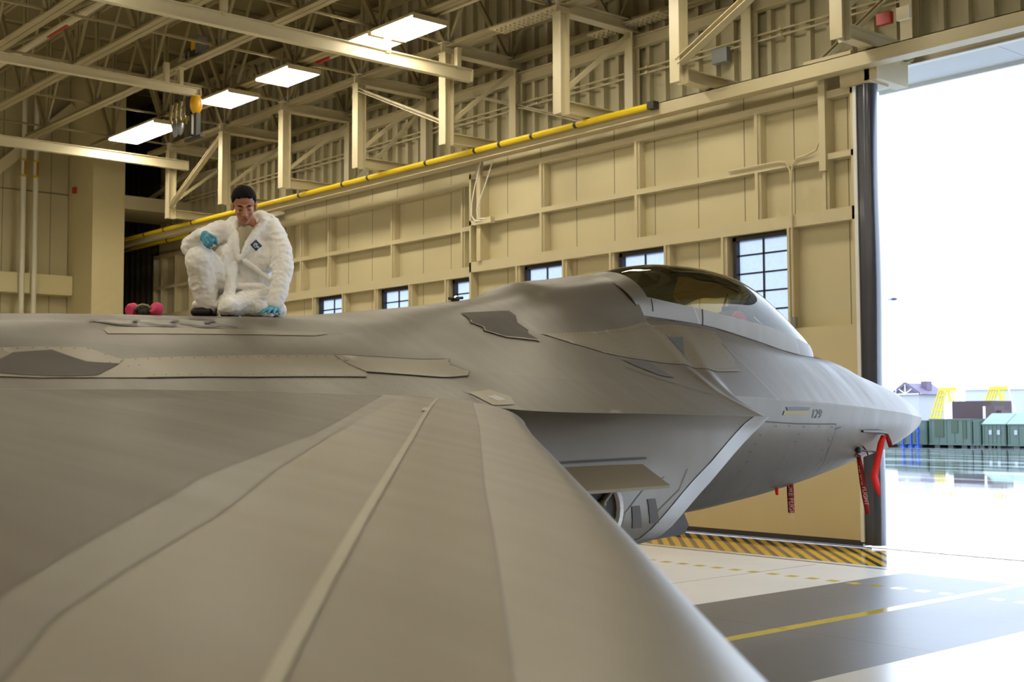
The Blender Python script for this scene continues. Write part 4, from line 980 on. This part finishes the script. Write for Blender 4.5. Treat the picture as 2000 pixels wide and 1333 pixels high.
# folds radiating over the thigh and from the crotch
for k in range(5): b.cap(L3(478+k*4,596-k*5,.20-k*.02), L3(522+k*3,600-k*9,.10), .016, .010)
for k in range(4): b.cap(L3(452+k*5,505+k*4,.20-.02*k), L3(464+k*2,560+k*4,.20), .010, .016)
b.cap(L3(490,512,.155), L3(535,548,.10), .014, .016); b.cap(L3(470,560,.14), L3(520,560,.10), .02, .02)
for k in range(4): b.cap(L3(540,500+k*22,.09+.02*k), L3(568,494+k*22,.11+.02*k), .016, .014)
for k in range(3): b.cap(L3(398,535+k*20,.29-k*.03), L3(428,542+k*20,.27-k*.03), .012, .012)
b.cap(L3(399,597,.2), L3(437,599,.2), .022, .022)
# open front edges and hood
b.cap(L3(466,432,.06), L3(470,470,.135), .020, .016); b.cap(L3(470,470,.135), L3(477,508,.155), .016, .012)
b.cap(L3(518,430,.05), L3(502,465,.13), .028, .018); b.cap(L3(502,465,.13), L3(480,508,.155), .018, .012)
for a, c, r in ((L3(508,418,-.05), L3(532,432,-.03), .05), (L3(532,432,-.03), L3(543,448,-.02), .045), (L3(464,424,-.07), L3(505,418,-.09), .045), (L3(522,428,.02), L3(540,440,.0), .035)): b.cap(a, c, r, r)
BODY = soft(b, 'coverall', M_suit, MAN, .008, 3, ((15, .005, (1,1,1.6)), (34, .0025, (1,1,1)), (7, .006, (1.5,1.5,.7))))
BODY['label'] = 'white hooded coveralls'
# shirt in the open neck
b = MB(); b.cap(L3(487,452,.105), L3(480,500,.155), .050, .008); b.cap(L3(474,450,.08), L3(506,450,.07), .034, .034); soft(b, 't_shirt', M_shirt, MAN, .007, 3)
# head
HC = L3(485,403,.13); ux, uy, uz = U, VW, Vector((0,0,1))
Rz = Matrix.Rotation(math.radians(-14), 3, 'Z'); Rx = Matrix.Rotation(math.radians(-24), 3, 'X'); Ry = Matrix.Rotation(math.radians(-3), 3, 'Y')
B3 = Matrix((ux, uy, uz)).transposed()
# local x: camera right, y: towards camera, z: up (left-handed pair avoided by mirroring x)
def H(x, y, z):
    q = Rz @ (Ry @ (Rx @ Vector((x, y, z)))); return HC+ux*q.x+uy*q.y+uz*q.z
def hb(m, c, r, n=24, k=16):
    vs = []; fs = []
    for i in range(k+1):
        t = math.pi*i/k
        for j in range(n):
            p = 6.28318*j/n; vs.append(H(c[0]+r[0]*math.sin(t)*math.cos(p), c[1]+r[1]*math.sin(t)*math.sin(p), c[2]+r[2]*math.cos(t)))
    for i in range(k):
        for j in range(n): fs.append((i*n+j, (i+1)*n+j, (i+1)*n+(j+1) % n, i*n+(j+1) % n))
    m.add(vs, fs)
b = MB()
hb(b, (0,-.015,.045), (.076,.094,.082)); hb(b, (0,.022,-.02), (.062,.074,.078)); hb(b, (0,.048,-.082), (.036,.038,.034)); hb(b, (0,.03,-.06), (.052,.05,.045))
b.cap(H(0,.09,.008), H(0,.112,-.036), .009, .013); b.cap(H(-.012,.100,-.04), H(.012,.100,-.04), .009, .009)
b.cap(H(-.042,.078,.022), H(-.012,.092,.022), .008, .008); b.cap(H(.042,.078,.022), H(.012,.092,.022), .008, .008)
hb(b, (-.036,.068,-.028), (.02,.018,.02)); hb(b, (.036,.068,-.028), (.02,.018,.02))
hb(b, (-.029,.080,.002), (.014,.010,.009)); hb(b, (.029,.080,.002), (.014,.010,.009))
hb(b, (0,.088,-.068), (.022,.012,.011)); hb(b, (0,.078,-.098), (.016,.012,.012))
for s_ in (-1, 1): hb(b, (s_*.077,-.005,-.005), (.009,.018,.03)); hb(b, (s_*.082,-.012,.004), (.006,.014,.022))
b.cap(H(0,-.01,-.06), L3(492,442,.03), .052, .058)
HEAD = soft(b, 'head', M_skin2, MAN, .004, 3)
b = MB(); b.cap(H(-.02,.0975,-.064), H(.02,.0975,-.064), .004, .004); b.cap(H(-.016,.098,-.073), H(.016,.098,-.073), .005, .005); b.build('lips', mat('lip_pink', (170,92,80), .5), HEAD, smooth=True)
for s_ in (-1, 1):
    b = MB(); b.tube([H(s_*.015,.098,.022), H(s_*.032,.092,.028), H(s_*.050,.076,.022)], [.0035,.005,.0025], 8); b.build('eyebrow', M_hair, HEAD, smooth=True)
for s_ in (-1, 1):
    b = MB(); b.tube([H(s_*.016,.0885,-.002), H(s_*.029,.0905,-.006), H(s_*.043,.082,-.002)], [.0018,.0032,.0018], 8); b.build('eyelid_line', mat('eyelid_dark', (50,32,24), .5), HEAD, smooth=True)
b = MB(); vs = []; n, k = 48, 30
c, r = (0,-.020,.052), (.084,.103,.088)
for i in range(k+1):
    t = math.pi*i/k
    for j in range(n):
        p = 6.28318*j/n; vs.append((c[0]+r[0]*math.sin(t)*math.cos(p), c[1]+r[1]*math.sin(t)*math.sin(p), c[2]+r[2]*math.cos(t)))
fs = []
def keep(v):
    x, y, z = v
    if y > .045: return z > .066+.25*max(0, y-.06)
    if y > .0: return z > .012+(y*.9)
    if y > -.03: return z > .0
    return z > -.045
for i in range(k):
    for j in range(n):
        q = (i*n+j, (i+1)*n+j, (i+1)*n+(j+1) % n, i*n+(j+1) % n)
        if all(keep(vs[a]) for a in q): fs.append(q)
b.add([H(*v)+(H(*v)-HC).normalized()*.004*noise.noise(Vector(v)*70) for v in vs], fs)
hr_ = b.build('hair', M_hair, HEAD, smooth=True, merge=.0001); so_ = hr_.modifiers.new('s', 'SOLIDIFY'); so_.thickness = .012; so_.offset = -1
# gloves
b = MB(); w0 = L3(412,469,.31)
b.cap(w0, L3(430,473,.34), .032, .030); b.cap(L3(424,467,.335), L3(434,476,.34), .028, .026)
for (x1,y1,v1),(x2,y2,v2),(x3,y3,v3) in (((434,468,.36),(446,474,.37),(449,486,.36)), ((431,472,.365),(440,482,.375),(439,490,.36)), ((427,475,.36),(433,486,.37),(434,494,.35)), ((422,476,.35),(425,486,.36),(430,492,.35)), ((436,476,.33),(444,484,.335),(449,487,.35))):
    b.cap(L3(x1,y1,v1), L3(x2,y2,v2), .0115, .0105); b.cap(L3(x2,y2,v2), L3(x3,y3,v3), .0105, .008)
b.cap(L3(408,468,.29), L3(416,468,.31), .036, .034)
g1 = soft(b, 'glove', M_glove, MAN, .0035, 3); g1['label'] = 'blue glove held over the raised knee'
b = MB(); b.cap(L3(549,596,.185), L3(546,606,.21), .033, .03); b.cap(L3(540,608,.22), L3(552,608,.22), .024, .024)
for (x1,v1),(x2,y2,v2),(x3,y3,v3) in (((540,.23),(532,610,.26),(524,615,.27)), ((543,.24),(538,611,.29),(533,616,.31)), ((548,.24),(546,611,.30),(544,617,.32)), ((553,.23),(554,611,.28),(554,617,.30)), ((556,.2),(560,611,.22),(561,616,.24))):
    b.cap(L3(x1,606,v1), L3(x2,y2,v2), .0115, .0105); b.cap(L3(x2,y2,v2), L3(x3,y3,v3), .0105, .008)
g2 = soft(b, 'glove', M_glove, MAN, .0035, 3); g2['label'] = 'blue glove pressed flat on the jet'
# boots
b = MB(); b.cap(L3(418,606,.17), L3(422,612,.10), .045, .04); b.cap(L3(420,612,.2), L3(401,613,.27), .04, .028); b.cap(L3(425,600,.16), L3(418,606,.18), .05, .05); soft(b, 'boot', M_boot, MAN, .006, 3)
b = MB(); b.cap(L3(452,614,.18), L3(468,615,.1), .03, .03); soft(b, 'boot', M_boot, MAN, .006, 3)
# badge on the chest: nearest point of the coverall along the line towards the camera
bv = BVHTree.FromObject(BODY, bpy.context.evaluated_depsgraph_get())
def front(px, py):
    o = L3(px, py, 1.2); h_ = bv.ray_cast(o, -VW); return h_[0] if h_[0] else L3(px, py, .17)
bd_ = MB(); C = (509, 480); R_ = []
for i in range(9):
    r = []
    for j in range(9):
        a, c2 = (i-4)/4, (j-4)/4; x, y = (a-c2)*.5, (a+c2)*.5; r.append(front(C[0]+x*10, C[1]+y*11.5)+VW*.004)
    R_.append(r)
bd_.grid(R_); bg_ = bd_.build('badge', mat('badge_navy', (26,58,104), .5), MAN, smooth=True); bg_['label'] = 'navy diamond badge with white lettering'
ms = MB()
for pts in (((505,477),(508,476),(512,478)), ((504,481),(508,479),(514,483)), ((506,484),(510,483),(514,485)), ((505,478),(506,482)), ((509,477),(511,483))):
    ms.tube([front(*p)+VW*.006 for p in pts], .0032, 6)
ms.build('badge_lettering', M_white, bg_)
# respirator lying on the spine
RO = A2W(10.5, .22, 2.975); RS = empty('respirator', tuple(RO)); tag(RS, 'half-mask respirator with two pink filter discs lying on the jet behind the worker', 'respirator')
def R3(px, py, v=0.): return U*((px-293)*.0034)+Vector((0,0,1))*((612-py)*.0034)+VW*v
M_pink = mat('pink_filter', (214,60,104), .6)
for a, c in ((R3(262,606,.0), R3(271,602,-.05)), (R3(312,600,.04), R3(321,607,.0))):
    MB().tube([a, a+(c-a)*.3, a+(c-a)*.8, c], [.036,.046,.046,.038], 20).build('pink_filter', M_pink, RS, smooth=50)
b = MB(); b.ball(R3(292,606,0), (.05,.04,.045), 20, 14); b.ball(R3(292,600,.02), (.03,.03,.02)); b.cap(R3(275,604,.0), R3(308,603,.02), .016, .016); b.build('facepiece', mat('facepiece_grey', (60,58,54), .5), RS, smooth=True)
b = MB(); b.tube([R3(278,604,.03), R3(282,598,.04), R3(292,595,.045), R3(302,597,.04), R3(306,603,.03)], .008, 8); b.build('strap', mat('strap_tan', (150,140,110), .7), RS, smooth=True)
# ---------------------------------------------------------------- red warning streamers on the jet
DU = U; KS = .00555
def streamer(name, s, y, z, pts, wd, m, lb, p0, txt=None):
    """ribbon hanging in the plane across the view; pts are offsets in centimetres (right, up)"""
    O = A2W(s, y, z); o = empty(name, tuple(O)); tag(o, lb, 'streamer')
    mb = MB(); P = [DU*(a*.01)+Vector((0,0,1))*(b*.01)+VW*(.03+c*.01) for a, b, c in pts]; r = []
    for i, p in enumerate(P):
        w_ = wd[i]*.005; tw = .3*math.sin(i*1.3); r.append([p-DU*w_*math.cos(tw)-VW*w_*math.sin(tw), p+DU*w_*math.cos(tw)+VW*w_*math.sin(tw)])
    mb.grid(r); rb = mb.build('ribbon', m, o, smooth=True); sl = rb.modifiers.new('s', 'SOLIDIFY'); sl.thickness = .002
    if txt:
        me = text_mesh(txt, wd[2]*.0095, .0005); L = (P[-1]-P[0]); n = L.normalized(); mid = (P[0]+P[-1])/2; bm = bmesh.new(); bm.from_mesh(me)
        for v in bm.verts: v.co = mid+n*v.co.x+DU*v.co.y+VW*(.006+v.co.z)
        bm.to_mesh(me); bm.free(); me.materials.append(mat('ribbon_lettering', (226,200,196), .6)); link('lettering', me, o)
    return o
M_rr = mat('bright_red_ribbon', (250,36,30), .6); M_rd = mat('deep_red_ribbon', (150,18,22), .6)
streamer('warning_streamer', 2.09, .66, 2.08, [(1,0,0),(-2.5,-8,1),(-5.5,-20,2),(-9.5,-38,2),(-10.5,-44,1),(-8,-56,1),(-5.2,-66,1)], [6,7,7,8,9,7,1.5], M_rr, 'bright red warning streamer hanging from the forward probe, against the white opening', 0)
streamer('warning_streamer', 2.04, .66, 2.09, [(1,0,1),(3,-6,1),(5.5,-14,1)], [4,5,5], M_rd, 'short dark red streamer end beside the bright one at the forward probe', 0)
streamer('warning_streamer', 2.24, .45, 1.85, [(0,0,0),(1.5,-12,1),(3.5,-28,1),(5.5,-45,1),(8.5,-62,1)], [5,6,6.5,6.5,6], M_rd, 'long narrow dark red lettered streamer hanging beside the black door edge', 0, 'BEFORE FLIGHT')
streamer('warning_streamer', 3.47, .40, 1.62, [(0,2,0),(0,-6,0),(.3,-14,0),(.5,-22,0),(.8,-31,0)], [6.6,6.8,7,7.2,7.4], M_rd, 'wide dark red streamer with pale lettering hanging under the belly', 0, 'BEFORE FLIGHT')
streamer('warning_streamer', 3.85, .50, 1.60, [(0,2,0),(0,-5,0),(.2,-9,0)], [3,3.4,2.6], M_rr, 'tiny bright red streamer tip under the belly', 0)
cl = MB(); q = A2W(2.4, .55, 1.9)
for a, b2 in (((-9,2),(-3,-2)), ((-6,-3),(1,5)), ((1,9),(7,1)), ((7,1),(8,-3)), ((-3,-2),(0,-4))):
    cl.tube([DU*a[0]*.01+Vector((0,0,a[1]*.01))+VW*.08, DU*b2[0]*.01+Vector((0,0,b2[1]*.01))+VW*.10], .009, 7)
o = cl.build('probe_clamp', M_rd); o.location = q; tag(o, 'small dark red wire clamp on the lower nose probe', 'clamp')
# ---------------------------------------------------------------- outside on the apron
M_gr = mat('green_container', (66,84,74), .45, noise_amt=.12, scale=.8); M_gr2 = mat('pale_green_lid', (96,120,114), .4); M_gd = mat('dark_green_patch', (52,66,46), .6)
def container(x0, x1, z1, label, lid=False, y=82.5, dep=2.4):
    o = empty('storage_container', ((x0+x1)/2, y, 0)); tag(o, label, 'container', 'green storage containers on the apron'); w_ = (x1-x0)/2
    b = MB().box(-w_, w_, 0, dep, .14, z1); 
    for k in range(6):
        x = -w_+.1+k*(2*w_-.2)/5; b.box(x-.03, x+.03, -.04, 0, .16, z1-.04)
    b.box(-w_-.03, w_+.03, -.05, .0, .14, .24).box(-w_-.03, w_+.03, -.05, .0, z1-.08, z1); b.build('body', M_gr, o)
    MB().box(-w_+.4, -w_+.8, 0, dep, 0, .14).box(w_-.8, w_-.4, 0, dep, 0, .14).box(-.2, .2, 0, dep, 0, .14).build('skid', M_dark, o)
    if lid:
        l = MB(); l.add([(-w_-.05,-.1,z1),(w_+.05,-.1,z1),(w_+.05,dep*.6,z1+.75),(-w_-.05,dep*.6,z1+.75),(w_+.05,dep,z1),(-w_-.05,dep,z1)], [(0,1,2,3),(3,2,4,5),(0,3,5),(1,4,2),(0,5,4,1)]); l.build('lid', M_gr2, o)
        for x in (-w_+.5, w_-.6): MB().box(x, x+.22, -.1, -.04, z1*.55, z1*.75).build('latch', M_grey, o)
    return o
container(-53.5, -49.1, 1.9, 'dark green storage container partly hidden behind the nose tip')
c2 = container(-48.9, -45.6, 2.0, 'green storage container with streaked darker patches in the middle of the row')
for q in ((-1.2,-.5,.7),(.1,.6,1.0),(1.0,1.25,.6)): MB().box(q[0], q[1], -.055, -.042, q[2], 1.88).build('dark_patch', M_gd, c2)
container(-45.5, -44.95, 1.9, 'narrow grey-green container end in the gap between two larger ones')
container(-44.8, -43.1, 1.64, 'green container with a pale sloping lid, left of the two lidded ones', True)
container(-42.95, -39.5, 1.64, 'green container with a pale sloping lid, at the right edge', True)
M_bl = mat('blue_jack_paint', (30,66,150), .5)
for i, x in enumerate((-50.6, -49.95, -49.4)):
    o = MB().box(x-.05, x+.05, 81.7, 81.9, 0, 1.4).box(x-.16, x+.16, 81.6, 82.0, 0, .08).box(x-.1, x+.1, 81.68, 81.92, 1.0, 1.25).build('blue_jack', M_bl)
    tag(o, ('leftmost of three blue jacks below the nose tip', 'middle one of three blue jacks below the nose tip', 'rightmost of three blue jacks, next to the streaked container')[i], 'jack', 'blue jacks')
o = empty('brown_shelter', (-47.7, 86.5, 0)); tag(o, 'dark brown boxy shelter behind the streaked green container', 'shelter')
MB().box(-1.65, 1.45, 0, 3, 0, 3.3).build('body', mat('shelter_brown', (62,44,46), .6), o); MB().box(-2.05, -1.65, .0, 1, 0, 3.25).build('door', M_white, o); MB().box(.9, 1.5, -.2, 0, 1.7, 2.9).build('cabinet', M_white, o)
o = MB().box(-45.9, -45.2, 85, 86.4, 0, 2.9).box(-45.6, -44.9, 85.4, 86.6, 0, 2.6).build('generator', mat('generator_brown', (76,58,60), .6)); tag(o, 'small brown machine right of the brown shelter', 'machine')
M_yl = mat('pale_yellow_steel', (190,172,40), .5)
def gantry(x, lb):
    o = empty('work_stand', (x, 95, 0)); tag(o, lb, 'work stand', 'yellow work stands')
    b = MB()
    for dx in (0, .35, .7, 1.05):
        b.bar((-2.2+dx,0,0), (-.6+dx*.6,0,4.4), .11, .11, up=(0,1,0))
    for k in range(7): b.bar((-2.0+k*.22,0,.6*k+.3), (-.9+k*.16,0,.6*k+.3), .1, .1)
    b.bar((-.6,0,4.4), (.9,0,4.4), .16, .3); b.bar((.5,0,4.4), (1.1,0,0), .1, .1, up=(0,1,0)); b.bar((.2,0,4.3), (.5,0,2.2), .2, .2, up=(0,1,0)); b.build('frame', M_yl, o)
    MB().bar((1.0,0,4.3), (2.2,0,0), .07, .07, up=(0,1,0)).bar((1.0,0,2.0), (1.9,0,2.0), .05, .05).build('ladder', M_white, o)
gantry(-54.7, 'yellow slanted work stand behind the brown shelter'); gantry(-50.3, 'yellow slanted work stand behind the lidded green containers')
o = empty('gabled_building', (-72.5, 118, 0)); tag(o, 'pale gabled building with a mauve roof and white truss, above the nose tip', 'building')
MB().box(-1.3, 1.4, 0, 5, 0, 4.5).build('wall', mat('pale_wall', (160,160,160), .7), o)
MB().add([(-1.5,.05,4.5),(1.6,.05,4.5),(0,.05,5.55)],[(0,1,2)]).build('gable', mat('gable_grey', (110,104,112), .7), o)
b = MB(); b.bar((-1.6,-.2,4.5), (0,-.2,5.62), .3, .14, up=(0,1,0)).bar((0,-.2,5.62), (1.7,-.2,4.5), .3, .14, up=(0,1,0)); b.add([(0,0,5.65),(1.8,0,4.45),(1.8,5,4.45),(0,5,5.65),(-1.7,0,4.45),(-1.7,5,4.45)], [(0,1,2,3),(4,0,3,5)]); b.box(.5, 1.2, 2, 3, 4.9, 5.85); b.build('roof', mat('mauve_roof', (96,84,104), .6), o)
b = MB(); b.box(-1.5, 1.6, -.3, -.1, 4.42, 4.52); b.bar((0,-.25,5.5), (0,-.25,4.5), .07, .07, up=(0,1,0))
for x in (-.7, .75): b.bar((0,-.25,4.5), (x,-.25,5.0), .07, .07, up=(0,1,0))
b.build('truss', M_white, o)
o = MB().box(-62.5, -25, 112, 122, 0, 4.6).box(-62.6, -25, 111.9, 122, 4.6, 4.7).build('long_building', mat('white_siding', (166,168,172), .6)); tag(o, 'long low white building behind the work stands', 'building')
o = empty('light_pole', (-52.9, 80, 0)); tag(o, 'thin pale light pole with an arm reaching left, beside the door edge', 'light pole')
MB().tube([(0,0,0),(-.05,0,8.6)], .05, 8).build('pole', mat('pole_pale', (130,134,140), .5), o); MB().box(-1.1, .1, -.05, .05, 8.6, 8.75).build('arm', M_grey, o); MB().box(-.35, 0, -.1, .1, 8.1, 8.6).build('lamp_head', mat('lamp_head_pale', (200,206,206), .5), o)
o = empty('light_pole', (-60.0, 96, 0)); tag(o, 'tall washed-out light pole whose dark lamp head seems to float in the sky', 'light pole')
MB().tube([(0,0,0),(0,0,12.2)], .02, 8).build('pole', mat('pole_white', (250,250,250), .6), o); MB().ball((0,0,12.3), (.34,.2,.14), 14, 8).box(-.6, -.2, -.05, .05, 12.25, 12.35).build('lamp_head', mat('lamp_head_blue', (50,60,84), .5), o)
